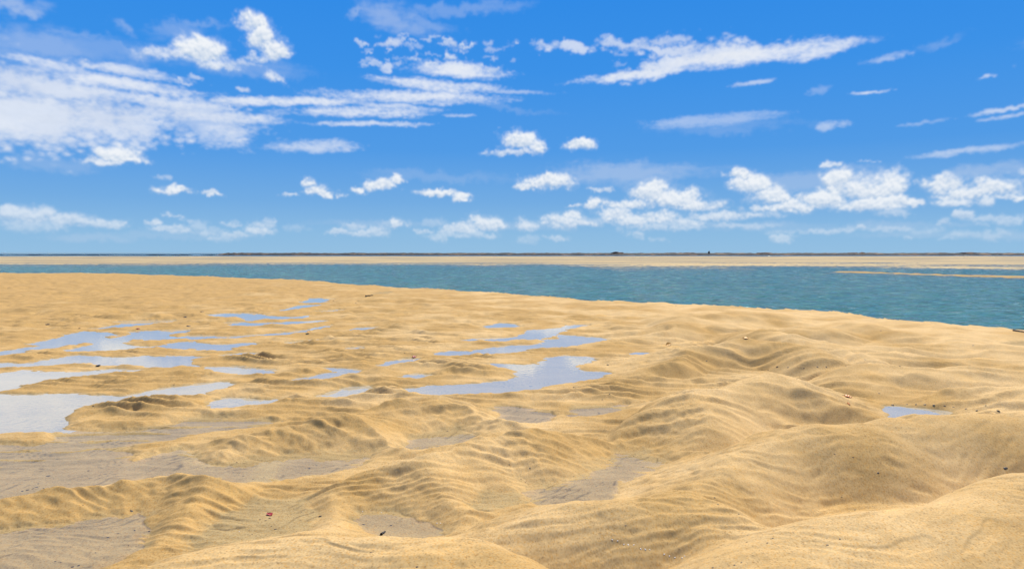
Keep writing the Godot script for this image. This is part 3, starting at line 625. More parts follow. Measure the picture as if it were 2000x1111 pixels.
# twigs: from x, z to x, z, label
const TWIGS := [
	[-0.746, -4.013, -0.731, -4.066, "short black twig stuck in the crest of the foreground mound"],
	[9.730, -13.837, 9.641, -13.398, "dark driftwood stick on the bank by the channel"],
	[-5.209, -25.369, -4.938, -25.444, "thin dark stick lying by the smallest far pool"],
]
# white scraps of shell: x, z, size
const SHELLS := [
	[-1.551, -4.006, 0.013],
	[-0.444, -4.163, 0.016],
	[-0.422, -4.152, 0.013],
	[-0.810, -4.374, 0.014],
	[-0.928, -4.379, 0.014],
	[0.491, -3.448, 0.013],
	[0.517, -3.447, 0.013],
	[0.546, -3.436, 0.013],
	[0.567, -3.433, 0.016],
	[0.594, -3.433, 0.013],
	[0.625, -3.416, 0.016],
	[0.647, -3.416, 0.016],
	[0.669, -3.417, 0.011],
	[0.736, -3.402, 0.013],
	[0.761, -3.399, 0.013],
	[0.786, -3.394, 0.013],
	[0.818, -3.383, 0.013],
	[0.832, -3.388, 0.011],
]

var swell: FastNoiseLite      # broad undulation of the flat
var bend: FastNoiseLite       # what bends the ripple crests
var lump: FastNoiseLite       # breaks ripples into tongues
var patch: FastNoiseLite      # patches of damp and dry sand
var puff: FastNoiseLite
var fleck: FastNoiseLite
var cell: FastNoiseLite
var used := {}

func noise(s: int, f: float, octaves: int, kind := FastNoiseLite.TYPE_SIMPLEX_SMOOTH) -> FastNoiseLite:
	var n := FastNoiseLite.new()
	n.seed = s
	n.noise_type = kind
	n.frequency = f
	n.fractal_type = FastNoiseLite.FRACTAL_FBM if octaves > 1 else FastNoiseLite.FRACTAL_NONE
	n.fractal_octaves = octaves
	return n

func lin(r: float, g: float, b: float) -> Color:
	return Color(r, g, b).linear_to_srgb()

func numbered(called: String) -> String:
	var k: int = used.get(called, 0)
	used[called] = k + 1
	return called if k == 0 else "%s_%03d" % [called, k]

func put(called: String, m: Mesh, mat: Material, parent: Node = self) -> MeshInstance3D:
	var o := MeshInstance3D.new()
	o.name = numbered(called) if parent == self else called
	o.mesh = m
	o.material_override = mat
	parent.add_child(o, true)
	return o

func tag(o: Node, label: String, category: String, group := "", kind := "") -> void:
	o.set_meta("label", label)
	o.set_meta("category", category)
	if group: o.set_meta("group", group)
	if kind: o.set_meta("kind", kind)

# ------------------------------------------------------------------ sky

var cloud_bins := []
var cloud_list := []

func prepare_clouds() -> void:
	for c in CLOUDS:
		cloud_list.append(PackedFloat32Array(["KBSW".find(c[0]), c[1], c[2], c[3], c[4], deg_to_rad(c[5]), c[6]]))
	# the sky goes on round the camera with clouds of the same kinds
	var rng := RandomNumberGenerator.new()
	rng.seed = 77
	for i in 560:
		var az := rng.randf_range(40.0, 320.0)
		if az > 180.0: az -= 360.0
		var kind := [0, 0, 0, 1, 1, 2, 2, 3][rng.randi() % 8] as int
		var el := 1.5 + 22.0 * pow(rng.randf(), 1.3)
		var rx := rng.randf_range(0.8, 2.4) * (3.0 if kind > 0 else 1.0)
		var ry := rng.randf_range(0.4, 0.9) * (1.0 if kind != 2 else 1.5)
		cloud_list.append(PackedFloat32Array([kind, az, el, rx, ry, rng.randf_range(-.08, .08), rng.randf_range(.4, 1.0)]))
	for i in 260:
		var kind := [0, 1, 1, 2, 2, 3][rng.randi() % 6] as int
		var el := rad_to_deg(asin(rng.randf_range(sin(deg_to_rad(23.0)), 1.0)))
		var rx := rng.randf_range(2.0, 7.0) / maxf(cos(deg_to_rad(el)), .15)
		cloud_list.append(PackedFloat32Array([kind, rng.randf_range(-180.0, 180.0), el, rx, rng.randf_range(.6, 2.2), rng.randf_range(-.1, .1), rng.randf_range(.3, .9)]))
	for b in 180:
		cloud_bins.append([])
	for c in cloud_list:
		var reach: float = (c[3] + absf(sin(c[5])) * c[4]) * 1.5 + 1.0
		var lo := floori((c[1] - reach + 180.0) / 2.0)
		var hi := floori((c[1] + reach + 180.0) / 2.0)
		for b in range(lo, hi + 1):
			cloud_bins[posmod(b, 180)].append(c)

func air(el: float) -> Vector3:
	# clear air by elevation, linear light
	var stops := [[0.0, Vector3(.300, .525, .755)], [1.5, Vector3(.265, .500, .760)], [4.0, Vector3(.175, .415, .765)], [8.0, Vector3(.085, .330, .790)], [14.0, Vector3(.046, .285, .800)], [20.0, Vector3(.030, .255, .790)], [45.0, Vector3(.022, .190, .660)], [90.0, Vector3(.018, .150, .560)]]
	for i in range(1, stops.size()):
		if el <= stops[i][0]:
			var t: float = (el - stops[i - 1][0]) / (stops[i][0] - stops[i - 1][0])
			return (stops[i - 1][1] as Vector3).lerp(stops[i][1], t)
	return stops[-1][1]

func sky_color(az: float, el: float) -> Vector3:
	var c := air(maxf(el, 0.0))
	var a := deg_to_rad(az)
	var e := deg_to_rad(el)
	var d := Vector3(sin(a) * cos(e), sin(e), -cos(a) * cos(e))
	# ragged outlines: the clouds' own coordinates are stirred
	var s1 := puff.get_noise_3d(d.x * 420.0 + 400.0, d.y * 420.0, d.z * 420.0)
	var s2 := fleck.get_noise_3d(d.x * 600.0 + 90.0, d.y * 600.0, d.z * 600.0)
	var saz := az + 1.1 * s1 + .35 * s2
	var sel := el + .55 * puff.get_noise_3d(d.x * 420.0, d.y * 420.0 + 300.0, d.z * 420.0) * clampf(el * .12 + .25, .2, 1.0) - .22 * s2
	var near: Array = cloud_bins[posmod(floori((az + 180.0) / 2.0), 180)]
	var env := PackedFloat32Array([-1, -1, -1, -1])
	var op := PackedFloat32Array([0, 0, 0, 0])
	var over := 0.0     # cumulus: how far up inside its cloud
	for k: PackedFloat32Array in near:
		var kind := int(k[0])
		var dv := (lerpf(el, sel, .35) if kind == 1 else sel) - k[2]
		if dv > 3.0 * k[4] + 1.5 or dv < -3.0 * k[4] - 1.5:
			if k[5] < 0.12 and k[5] > -0.12:
				continue
		var du := saz - k[1]
		if du > 180.0: du -= 360.0
		if du < -180.0: du += 360.0
		du *= 1.0
		var u := (du * cos(k[5]) + dv * sin(k[5])) / k[3]
		var v := (-du * sin(k[5]) + dv * cos(k[5])) / k[4]
		if kind == 0 and v < 0.0: v *= 1.45
		var q := 1.0 - (u * u + v * v) if kind < 2 else 1.0 - sqrt(u * u + v * v)
		if q > env[kind]:
			if kind == 0: over = v
			var w := clampf((q - env[kind]) * 2.0 + .35, 0.0, 1.0)
			env[kind] = q
			op[kind] = lerpf(op[kind], k[6], w) if op[kind] > 0.0 else k[6]
	if env[3] > -.4:
		var n := puff.get_noise_3d(d.x * 90.0, d.y * 420.0, d.z * 90.0) * .6 + fleck.get_noise_3d(d.x * 300.0, d.y * 900.0, d.z * 300.0) * .3
		var t := smoothstep(-.15, .85, env[3] + n * .9) * op[3]
		c = c.lerp(Vector3(.62, .70, .84), t * .75)
	if env[1] > -.9:
		var n := puff.get_noise_3d(d.x * 200.0 + 7.0, d.y * 900.0, d.z * 200.0) * .7 + fleck.get_noise_3d(d.x * 700.0, d.y * 1500.0, d.z * 700.0) * .4
		var t := smoothstep(-.5, 1.3, env[1] * .95 + n * 1.3) * op[1]
		c = c.lerp(Vector3(.86, .89, .94), t * .86)
	if env[2] > -.9:
		var f := cell.get_noise_3d(d.x * 1500.0 + s1 * 6.0, d.y * 2600.0 + s2 * 6.0, d.z * 1500.0)
		var n := puff.get_noise_3d(d.x * 260.0, d.y * 620.0, d.z * 260.0) * .7 + fleck.get_noise_3d(d.x * 900.0, d.y * 1700.0, d.z * 900.0) * .35
		var t := smoothstep(-.22, .75, env[2] * 1.0 - (f + .55) * 1.15 * (1.0 - .72 * clampf(env[2] * 1.7, 0.0, 1.0)) + n * .6 - .02) * op[2]
		c = c.lerp(Vector3(.80, .84, .91) * (1.0 + .10 * n), t * .78)
	if env[0] > -1.2:
		var n := puff.get_noise_3d(d.x * 330.0, d.y * 380.0, d.z * 330.0) * .95 + fleck.get_noise_3d(d.x * 1000.0, d.y * 1100.0, d.z * 1000.0) * .28
		var up := d + Vector3(.0012, .0034, 0.0)
		var n2 := puff.get_noise_3d(up.x * 330.0, up.y * 380.0, up.z * 330.0) * .95 + fleck.get_noise_3d(up.x * 1000.0, up.y * 1100.0, up.z * 1000.0) * .28
		var dens := env[0] * .95 + n * 1.0
		var t := (smoothstep(-.25, .95, dens) * (.5 + .45 * smoothstep(-1.3, -.1, over)) + .16 * smoothstep(-.9, .3, env[0] + n * 1.5)) * op[0]
		t = minf(t, 1.0)
		var lit := clampf(.66 + (n - n2) * 1.5 + over * .55, 0.0, 1.0)
		var white := Vector3(.50, .62, .78).lerp(Vector3(.93, .95, .965), lit)
		# low clouds are seen through more air
		white = white.lerp(air(maxf(el, 0.0)), .48 * exp(-maxf(el, 0.0) / 1.9) + .06)
		c = c.lerp(white, t)
	return c

func sky_part(w: int, h: int, az0: float, el0: float, step: float) -> Image:
	# rows from the top down; el0 is the elevation of the top edge
	var rows := []
	rows.resize(h)
	var job := func(j: int) -> void:
		var row := PackedFloat32Array()
		row.resize(w * 3)
		for i in w:
			var c := sky_color(az0 + (i + .5) * step, el0 - (j + .5) * step)
			row[i * 3] = c.x
			row[i * 3 + 1] = c.y
			row[i * 3 + 2] = c.z
		rows[j] = row
	WorkerThreadPool.wait_for_group_task_completion(WorkerThreadPool.add_group_task(job, h))
	var all := PackedByteArray()
	for r: PackedFloat32Array in rows:
		all.append_array(r.to_byte_array())
	return Image.create_from_data(w, h, false, Image.FORMAT_RGBF, all)

func make_sky() -> Texture2D:
	prepare_clouds()
	var whole := sky_part(768, 198, -180.0, 90.0, 360.0 / 768.0)
	whole.resize(4096, 1056, Image.INTERPOLATE_CUBIC)
	var pano := Image.create(4096, 2048, false, Image.FORMAT_RGBF)
	pano.fill(Color(.30, .30, .28))
	pano.blit_rect(whole, Rect2i(0, 0, 4096, 1040), Vector2i.ZERO)
	# the part towards the sea, finer
	var x0 := 2048 - 540
	var y0 := 1024 - 300
	var fine := sky_part(1080, 316, (x0 - 2048) * 360.0 / 4096.0, 90.0 - y0 * 360.0 / 4096.0, 360.0 / 4096.0)
	pano.blit_rect(fine, Rect2i(0, 0, 1080, 316), Vector2i(x0, y0))
	# straight ahead (-Z) lies at the picture's left edge
	var turned := Image.create(4096, 2048, false, Image.FORMAT_RGBF)
	turned.blit_rect(pano, Rect2i(2048, 0, 2048, 2048), Vector2i.ZERO)
	turned.blit_rect(pano, Rect2i(0, 0, 2048, 2048), Vector2i(2048, 0))
	return ImageTexture.create_from_image(turned)

# ------------------------------------------------------------------ height of the sand

class Outline:
	var reach := 1.2      # how far its shores count
	var film := false      # a mere film of water over the sand
	var pts: PackedVector2Array
	var lo: Vector2
	var hi: Vector2
	func _init(flat: Array) -> void:
		for i in range(0, flat.size(), 2):
			pts.append(Vector2(flat[i], flat[i + 1]))
		lo = pts[0]
		hi = pts[0]
		for p in pts:
			lo = lo.min(p)
			hi = hi.max(p)
	func grow(by: float) -> void:
		var best := PackedVector2Array()
		for g in Geometry2D.offset_polygon(pts, by, Geometry2D.JOIN_ROUND):
			if g.size() > best.size(): best = g
		if best.size() > 3: pts = best
		lo -= Vector2.ONE * by
		hi += Vector2.ONE * by
	func far(p: Vector2) -> float:      # signed distance, negative inside
		var n := pts.size()
		var best := 1e9
		var inside := false
		var a := pts[n - 1]
		for b in pts:
			var e := b - a
			var w := p - a
			var t := clampf(w.dot(e) / e.length_squared(), 0.0, 1.0)
			best = minf(best, (w - e * t).length_squared())
			if (a.y > p.y) != (b.y > p.y) and p.x < (b.x - a.x) * (p.y - a.y) / (b.y - a.y) + a.x:
				inside = not inside
			a = b
		return -sqrt(best) if inside else sqrt(best)

class Mound:
	var pts: PackedVector2Array
	var tall: PackedFloat32Array
	var from: PackedFloat32Array     # metres along the crest
	var front: float
	var back: float
	var ripple: float
	var lo: Vector2
	var hi: Vector2
	func _init(d: Array) -> void:
		front = d[0]
		back = d[1]
		ripple = d[2]
		for i in range(3, d.size(), 3):
			pts.append(Vector2(d[i], d[i + 1]))
			tall.append(d[i + 2])
			from.append(0.0 if i == 3 else from[-1] + pts[-1].distance_to(pts[-2]))
		lo = pts[0]
		hi = pts[0]
		for p in pts:
			lo = lo.min(p)
			hi = hi.max(p)
		var r := Vector2.ONE * maxf(front, back)
		lo -= r
		hi += r
	# height, metres along the crest, how far down the side
	func at(p: Vector2) -> Vector3:
		# the gentler side of a mound faces +z, landwards
		var best := Vector3.ZERO
		var sum := 0.0
		for i in pts.size() - 1:
			var e := pts[i + 1] - pts[i]
			var w := p - pts[i]
			var ll := e.length()
			var t := clampf(w.dot(e) / (ll * ll), 0.0, 1.0)
			var off := w - e * t
			var r := off.length()
			if r > maxf(front, back): continue
			var s := off.y / maxf(r, .001)
			var k := r / lerpf(back, front, smoothstep(-.9, .9, s))
			if k >= 1.0: continue
			var v := lerpf(tall[i], tall[i + 1], t) * pow(1.0 - k * k, 1.25)
			sum += pow(v, 20.0)
			if v > best.x:
				best = Vector3(v, from[i] + ll * t, k)
		best.x = pow(sum, .05) * .95
		return best

var mounds: Array[Mound] = []
var pools: Array[Outline] = []
var wets: Array[Outline] = []
var shore: PackedVector2Array

func prepare_sand() -> void:
	for d in MOUNDS: mounds.append(Mound.new(d))
	for d in POOLS: pools.append(Outline.new(d))
	for k in FILMS: pools[k].film = true
	for q in pools:
		var d := ((q.lo + q.hi) * .5).length()
		if d > 8.0: q.grow(.005 * d)
		if d > 6.0: q.reach = 2.5
	for d in WET: wets.append(Outline.new(d))
	for i in range(0, SHORE.size(), 2): shore.append(Vector2(SHORE[i], SHORE[i + 1]))

func inland(p: Vector2) -> float:       # distance from the brink of the bank, positive on the bank
	var best := 1e9
	var side := 1.0
	for i in shore.size() - 1:
		var e := shore[i + 1] - shore[i]
		var w := p - shore[i]
		var t := clampf(w.dot(e) / e.length_squared(), 0.0, 1.0)
		var l := (w - e * t).length_squared()
		if l < best:
			best = l
			side = e.x * w.y - e.y * w.x
	return sqrt(best) * signf(side)

# height in x; in y how wet the sand is
func sand(p: Vector2, ms: Array, ps: Array, ws: Array, spacing: float) -> Vector2:
	var d := p.length()
	var n := swell.get_noise_2d(p.x, p.y)
	var h := .028 + .030 * n * clampf(d / 9.0, .5, 1.6)
	var sum := 0.0
	var flute := 0.0
	var rip := .9
	var wsum := .02
	rip *= wsum
	for m: Mound in ms:
		if p.x < m.lo.x or p.y < m.lo.y or p.x > m.hi.x or p.y > m.hi.y: continue
		var mv := m.at(p)
		var v := mv.x
		if v <= 0.0: continue
		sum += pow(v, 6.0)
		flute += v * m.ripple * smoothstep(.3, .7, mv.z) * smoothstep(1.0, .8, mv.z)
		var w := v * v
		rip += m.ripple * w * 40.0
		wsum += w * 40.0
	rip /= wsum
	h = pow(sum + pow(maxf(h, .002), 6.0), 1.0 / 6.0)
	if flute > 0.0:
		var lean := p.x + .25 * bend.get_noise_2d(p.x * .7 + 60.0, p.y * .7)
		flute *= 1.3 * lump.get_noise_2d(lean * 2.4, p.y * .55) + lump.get_noise_2d(lean * 1.2 + 20.0, p.y * .3)
	# tide pools
	var sp := 3.0
	var film := false
	for q: Outline in ps:
		if p.x < q.lo.x - q.reach or p.y < q.lo.y - q.reach or p.x > q.hi.x + q.reach or p.y > q.hi.y + q.reach: continue
		var s := q.far(p)
		if s < sp:
			sp = s
			film = q.film
	if sp < 3.0: sp += (.018 + .0055 * d) * (lump.get_noise_2d(p.x * .45, p.y * .7) + .6 * lump.get_noise_2d(p.x * 1.3 + 8.0, p.y * 1.9))
	var soft := 0.0
	var ring := 3.0
	for q: Outline in ws:
		if p.x < q.lo.x - 1.2 or p.y < q.lo.y - 1.2 or p.x > q.hi.x + 1.2 or p.y > q.hi.y + 1.2: continue
		ring = minf(ring, q.far(p))
	if ring < 3.0:
		soft = 1.0 - smoothstep(-.25, .12, ring)
		var cap := maxf(ring, 0.0) * .40 + .022
		var f := clampf(.5 + .5 * (cap - h) / .05, 0.0, 1.0)
		h = lerpf(cap, h, f) - .05 * f * (1.0 - f)
	var calm := 1.0
	if sp < 3.0:
		if sp > 0.0:
			var cap := sp * lerpf(.42, .17, smoothstep(6.0, 11.0, d)) + .002 + .5 * smoothstep(.9, 2.4, sp)
			var k := .05 * minf(1.0, sp * 3.0) + .002
			var f := clampf(.5 + .5 * (cap - h) / k, 0.0, 1.0)
			h = lerpf(cap, h, f) - k * f * (1.0 - f)
			h = maxf(h, minf(.018, sp * .12))
			calm = smoothstep(-.02, .18 + .022 * d, sp) * .8 + .2
		else:
			h = -minf(.024, -sp * .14) - .004 if not film else -minf(.007, -sp * .05) - .001 + .004 * n
			calm = .42 if film else lerpf(.25, .07, clampf(-sp * 5.0, 0.0, 1.0))
	var wet := 1.0 - smoothstep(-.02, .06, sp + .05 * lump.get_noise_2d(p.x * 2.0, p.y * 2.0))
	if film: wet = 1.0 - smoothstep(-.10, .10, sp + .10 * lump.get_noise_2d(p.x * .8, p.y * 1.1) + .05 * lump.get_noise_2d(p.x * 3.0, p.y * 4.0))
	if ring < .3: wet = maxf(wet, 1.0 - smoothstep(-.06, .06, ring + .09 * lump.get_noise_2d(p.x * 1.3, p.y * 1.3)))
	calm *= 1.0 - .6 * soft
	# ripples: pillows of sand with narrow troughs between, and flutes running down the sides of the mounds
	var b1 := bend.get_noise_2d(p.x * .55, p.y * .55)
	var b2 := bend.get_noise_2d(p.x * 2.1 + 31.0, p.y * 2.1)
	var gate := clampf(.5 + patch.get_noise_2d(p.x * 1.7, p.y * 1.7) * 1.6, 0.0, 1.0)
	var amp := (rip * 1.25 + .06) * calm * (.45 + .75 * gate)
	var wx := p.x + b2 * .10
	var wy := p.y + p.x * .12 + b1 * .34 + b2 * .06
	var fade1 := clampf((.20 / spacing - 2.2) / 2.5, 0.0, 1.0)
	if fade1 > 0.0:
		var pil := absf(lump.get_noise_2d(wx * .42, wy * .95))
		var pil2 := absf(lump.get_noise_2d(wx * .9 + 17.0, wy * 2.0))
		h += amp * fade1 * (.030 * minf(pil, .45) + .007 * minf(pil2, .5) - .007)
		# regular ripple trains, crest after crest, dying out and starting again
		var ry := p.y + p.x * .10 + b1 * .30 + b2 * .03
		var train := .35 + .65 * clampf(.6 + 1.6 * lump.get_noise_2d(p.x * .16 + 5.0, p.y * .3), 0.0, 1.0)
		var s1 := .5 + .5 * sin(TAU * ry / .118)
		var near := smoothstep(9.0, 5.5, d)
		h += amp * clampf((.118 / spacing - 2.8) / 2.0, 0.0, 1.0) * train * lerpf(.0180, .0100, near) * (s1 * s1 * (.6 + .4 * s1) - .35)
		if near > 0.0:
			var s0 := .5 + .5 * sin(TAU * (ry + .02 * b2 + p.x * .06) / .066)
			h += amp * near * clampf((.066 / spacing - 2.8) / 2.0, 0.0, 1.0) * (1.25 - train) * .0090 * (s0 * s0 - .37)
		h += fade1 * .0016 * lump.get_noise_2d(p.x * 2.7 + 9.0, p.y * 3.9)
		h -= fade1 * calm * .008 * smoothstep(.22, .5, lump.get_noise_2d(wx * .55 + 55.0, wy * 1.35)) * clampf(1.1 - rip, 0.0, 1.0)
		h += fade1 * calm * flute * .022 * (1.2 - gate)
	var fade2 := clampf((.5 / spacing - 2.0) / 2.0, 0.0, 1.0) * smoothstep(5.0, 10.0, d)
	if fade2 > 0.0:
		var pil3 := absf(lump.get_noise_2d(wx * .17 + 40.0, wy * .42))
		h += amp * fade2 * (.045 * minf(pil3, .45) - .009)
		var s2 := .5 + .5 * sin(TAU * (p.y - p.x * .12 + b1 * .32 + b2 * .05) / .27)
		h += amp * smoothstep(4.8, 8.0, d) * clampf((.27 / spacing - 2.8) / 1.5, 0.0, 1.0) * .044 * (s2 * s2 - .37)
	var fade4 := clampf((.52 / spacing - 2.8) / 1.5, 0.0, 1.0) * smoothstep(9.0, 14.0, d)
	if fade4 > 0.0:
		var s3 := .5 + .5 * sin(TAU * (p.y - p.x * .05 + b1 * .36 + b2 * .08) / .52)
		h += (amp + .15 * calm) * fade4 * .040 * (s3 * s3 - .37)
	var fade3 := smoothstep(13.0, 22.0, d) * calm
	if fade3 > 0.0:
		h += fade3 * (.17 * minf(absf(lump.get_noise_2d(wx * .035 + 11.0, wy * .10)), .45) - .026)
		h += fade3 * (.11 * minf(absf(lump.get_noise_2d(wx * .09 + 91.0, wy * .24)), .45) - .012)
	# the bank falls off into the channel
	var s3 := inland(p)
	if s3 < 6.0:
		var brink := .10 + .05 * n
		if s3 > 0.0:
			h = lerpf(h, maxf(h * .5, brink), (1.0 - smoothstep(0.0, 6.0, s3)) * .8)
		else:
			h = lerpf(h * .5, h * .2, clampf(-s3, 0.0, 1.0)) * exp(s3 * .5) + brink * .8 * exp(s3 * 1.4) - .30 * (1.0 - exp(s3 * .5)) + s3 * .02
			wet = maxf(wet, smoothstep(-.1, .7, -s3 + .3 * n))
	# dark silt caught in the hair-thin ripple troughs of the soaked hollows
	if wet > .8 and d < 9.0:
		var g := fposmod((p.x * .8 + p.y * .6 + b1 * .5 + .06 * lump.get_noise_2d(p.x * .5, p.y * .5)) / .075 + b2 * .8, 1.0)
		var thin := 1.0 - smoothstep(.0, .16, absf(g - .5))
		wet += .55 * thin * smoothstep(-.05, .3, lump.get_noise_2d(p.x * .35 + 80.0, p.y * .5))
	return Vector2(h, wet)

func sand_height(x: float, z: float) -> float:
	return sand(Vector2(x, z), mounds, pools, wets, .004 * absf(z)).x

func make_flat(mat: Material) -> void:
	# columns fine towards the sea, wide apart elsewhere; rows denser close by
	var az := PackedFloat32Array()
	var fine := 47.0
	for i in COLS + 1:
		az.append(deg_to_rad(lerpf(-fine, fine, i / float(COLS))))
	var rest := 40
	for i in range(1, rest + 1):
		az.append(deg_to_rad(lerpf(fine, 360.0 - fine, i / float(rest))))
	var w := az.size()
	var dist := PackedFloat32Array([.25, .7, 1.2, 1.6, 1.9, 2.15, 2.35, 2.5])
	var k0 := 1.0 / 2.6
	var k1 := 1.0 / 84.0
	for j in ROWS:
		dist.append(1.0 / (k1 + (k0 - k1) * pow(1.0 - j / float(ROWS - 1), 1.45)))
	var h := dist.size()
	var heights := []
	var wetness := []
	heights.resize(h)
	wetness.resize(h)
	var step := deg_to_rad(2.0 * fine / COLS)
	var bands := ceili(h / 8.0)
	var job := func(b: int) -> void:
		var j0 := b * 8
		var j1 := mini(j0 + 8, h)
		for j in range(j0, j1):
			heights[j] = PackedFloat32Array()
			heights[j].resize(w)
			wetness[j] = PackedFloat32Array()
			wetness[j].resize(w)
		for i0 in range(0, w, 24):
			var i1 := mini(i0 + 24, w)
			var lo := Vector2(1e9, 1e9)
			var hi := -lo
			for j in [j0, j1 - 1]:
				for i in [i0, (i0 + i1) / 2, i1 - 1]:
					var p := Vector2(sin(az[i]), -cos(az[i])) * dist[j]
					lo = lo.min(p)
					hi = hi.max(p)
			var g := Vector2.ONE * (.05 + .2 * (hi - lo).length())
			lo -= g
			hi += g
			var ms := mounds.filter(func(m: Mound): return m.lo.x < hi.x and m.lo.y < hi.y and m.hi.x > lo.x and m.hi.y > lo.y)
			var ps := pools.filter(func(m: Outline): return m.lo.x < hi.x + m.reach and m.lo.y < hi.y + m.reach and m.hi.x > lo.x - m.reach and m.hi.y > lo.y - m.reach)
			var ws := wets.filter(func(m: Outline): return m.lo.x < hi.x + 1.2 and m.lo.y < hi.y + 1.2 and m.hi.x > lo.x - 1.2 and m.hi.y > lo.y - 1.2)
			for j in range(j0, j1):
				var gap := maxf(step * dist[j], absf(dist[mini(j + 1, h - 1)] - dist[maxi(j - 1, 0)]) * .5)
				for i in range(i0, i1):
					var v := sand(Vector2(sin(az[i]), -cos(az[i])) * dist[j], ms, ps, ws, gap if i <= COLS else 1.0)
					heights[j][i] = v.x
					wetness[j][i] = v.y
	WorkerThreadPool.wait_for_group_task_completion(WorkerThreadPool.add_group_task(job, bands))
	var vs := PackedVector3Array()
	var ns := PackedVector3Array()
	var cs := PackedColorArray()
	vs.resize(w * h)
	ns.resize(w * h)
	cs.resize(w * h)
	for j in h:
		var hj: PackedFloat32Array = heights[j]
		var wj: PackedFloat32Array = wetness[j]
		for i in w:
			vs[j * w + i] = Vector3(sin(az[i]) * dist[j], hj[i], -cos(az[i]) * dist[j])
			var dry := clampf(.35 + vs[j * w + i].x * .06 + 1.3 * patch.get_noise_2d(vs[j * w + i].x, vs[j * w + i].z), 0.0, 1.0)
			var amber := smoothstep(.05, .45, patch.get_noise_2d(vs[j * w + i].x * 3.1 + 400.0, vs[j * w + i].z * 3.1)) * .2
			var c := DAMP.lerp(DRY, dry).lerp(AMBER, amber).lerp(SOAKED, minf(wj[i], 1.0))
			if wj[i] > 1.0: c = c.lerp(SILT, wj[i] - 1.0)
			cs[j * w + i] = c
	for j in h:
		for i in w:
			var a := vs[j * w + (i + 1 if i + 1 < w else 1)] - vs[j * w + (i - 1 if i > 0 else w - 2)]
			var b := vs[mini(j + 1, h - 1) * w + i] - vs[maxi(j - 1, 0) * w + i]
			var nn := a.cross(b).normalized()
			ns[j * w + i] = nn if nn.y > 0.0 else -nn
	var idx := PackedInt32Array()
	idx.resize((w - 1) * (h - 1) * 6)
	var t := 0
	for j in h - 1:
		for i in w - 1:
			var a := j * w + i
			idx[t] = a
			idx[t + 1] = a + w
			idx[t + 2] = a + 1
			idx[t + 3] = a + 1
			idx[t + 4] = a + w
			idx[t + 5] = a + w + 1
			t += 6
	var arr := []
	arr.resize(Mesh.ARRAY_MAX)
	arr[Mesh.ARRAY_VERTEX] = vs
	arr[Mesh.ARRAY_NORMAL] = ns
	arr[Mesh.ARRAY_COLOR] = cs
	arr[Mesh.ARRAY_INDEX] = idx
	var m := ArrayMesh.new()
	m.add_surface_from_arrays(Mesh.PRIMITIVE_TRIANGLES, arr)
	var o := put("sand_flat", m, mat)
	tag(o, "rippled golden sand flat with mounds and shallow hollows", "sand", "", "structure")

const DRY := Color(.635, .450, .212)
const DAMP := Color(.475, .312, .120)
const AMBER := Color(.62, .38, .12)
const SILT := Color(.06, .045, .03)
const SOAKED := Color(.40, .297, .140)

# a grid mesh over the columns xs and rows zs, from heights (and colours) listed row by row
func sheet(xs: PackedFloat32Array, zs: PackedFloat32Array, ys: PackedFloat32Array, cs := PackedColorArray()) -> ArrayMesh:
	var w := xs.size()
	var h := zs.size()
	var vs := PackedVector3Array()
	var ns := PackedVector3Array()
	vs.resize(w * h)
	ns.resize(w * h)
	for j in h:
		for i in w:
			vs[j * w + i] = Vector3(xs[i], ys[j * w + i], zs[j])
	for j in h:
		for i in w:
			var a := vs[j * w + mini(i + 1, w - 1)] - vs[j * w + maxi(i - 1, 0)]
			var b := vs[mini(j + 1, h - 1) * w + i] - vs[maxi(j - 1, 0) * w + i]
			var nn := a.cross(b).normalized()
			ns[j * w + i] = nn if nn.y > 0.0 else -nn
	var idx := PackedInt32Array()
	for j in h - 1:
		for i in w - 1:
			var a := j * w + i
			idx.append_array([a, a + w, a + 1, a + 1, a + w, a + w + 1])
	var arr := []
	arr.resize(Mesh.ARRAY_MAX)
	arr[Mesh.ARRAY_VERTEX] = vs
	arr[Mesh.ARRAY_NORMAL] = ns
	if cs.size(): arr[Mesh.ARRAY_COLOR] = cs
	arr[Mesh.ARRAY_INDEX] = idx
	var m := ArrayMesh.new()
	m.add_surface_from_arrays(Mesh.PRIMITIVE_TRIANGLES, arr)
	return m

func steps(a: float, b: float, n: int, power := 1.0) -> PackedFloat32Array:
	var out := PackedFloat32Array()
	for i in n + 1:
		out.append(lerpf(a, b, pow(i / float(n), power)))
	return out

func noise_picture(n: FastNoiseLite, size: int, as_normal := false, bump := 4.0) -> Texture2D:
	var im := n.get_seamless_image(size, size)
	if as_normal:
		im.convert(Image.FORMAT_RGBA8)
		im.bump_map_to_normal_map(bump)
	return ImageTexture.create_from_image(im)

func grain_picture() -> Texture2D:
	# sand grains: pale quartz, orange and dark grains, and damp mottling
	var rng := RandomNumberGenerator.new()
	rng.seed = 5
	var size := 1024
	var mott := noise(61, .012, 4).get_seamless_image(size, size)
	var mb := mott.get_data()
	var data := PackedByteArray()
	data.resize(size * size * 3)
	for i in size * size:
		var v := 238.0 + (mb[i] - 128) * .13
		var q := rng.randf()
		var g := v + rng.randf_range(-16.0, 16.0)
		var r := g
		var b := g
		if q < .05:
			r -= 55.0
			g -= 60.0
			b -= 60.0
		elif q < .16:
			g -= 22.0
			b -= 60.0
		elif q > .93:
			r += 25.0
			g += 28.0
			b += 30.0
		data[i * 3] = clampi(int(r), 0, 255)
		data[i * 3 + 1] = clampi(int(g), 0, 255)
		data[i * 3 + 2] = clampi(int(b), 0, 255)
	return ImageTexture.create_from_image(Image.create_from_data(size, size, false, Image.FORMAT_RGB8, data))

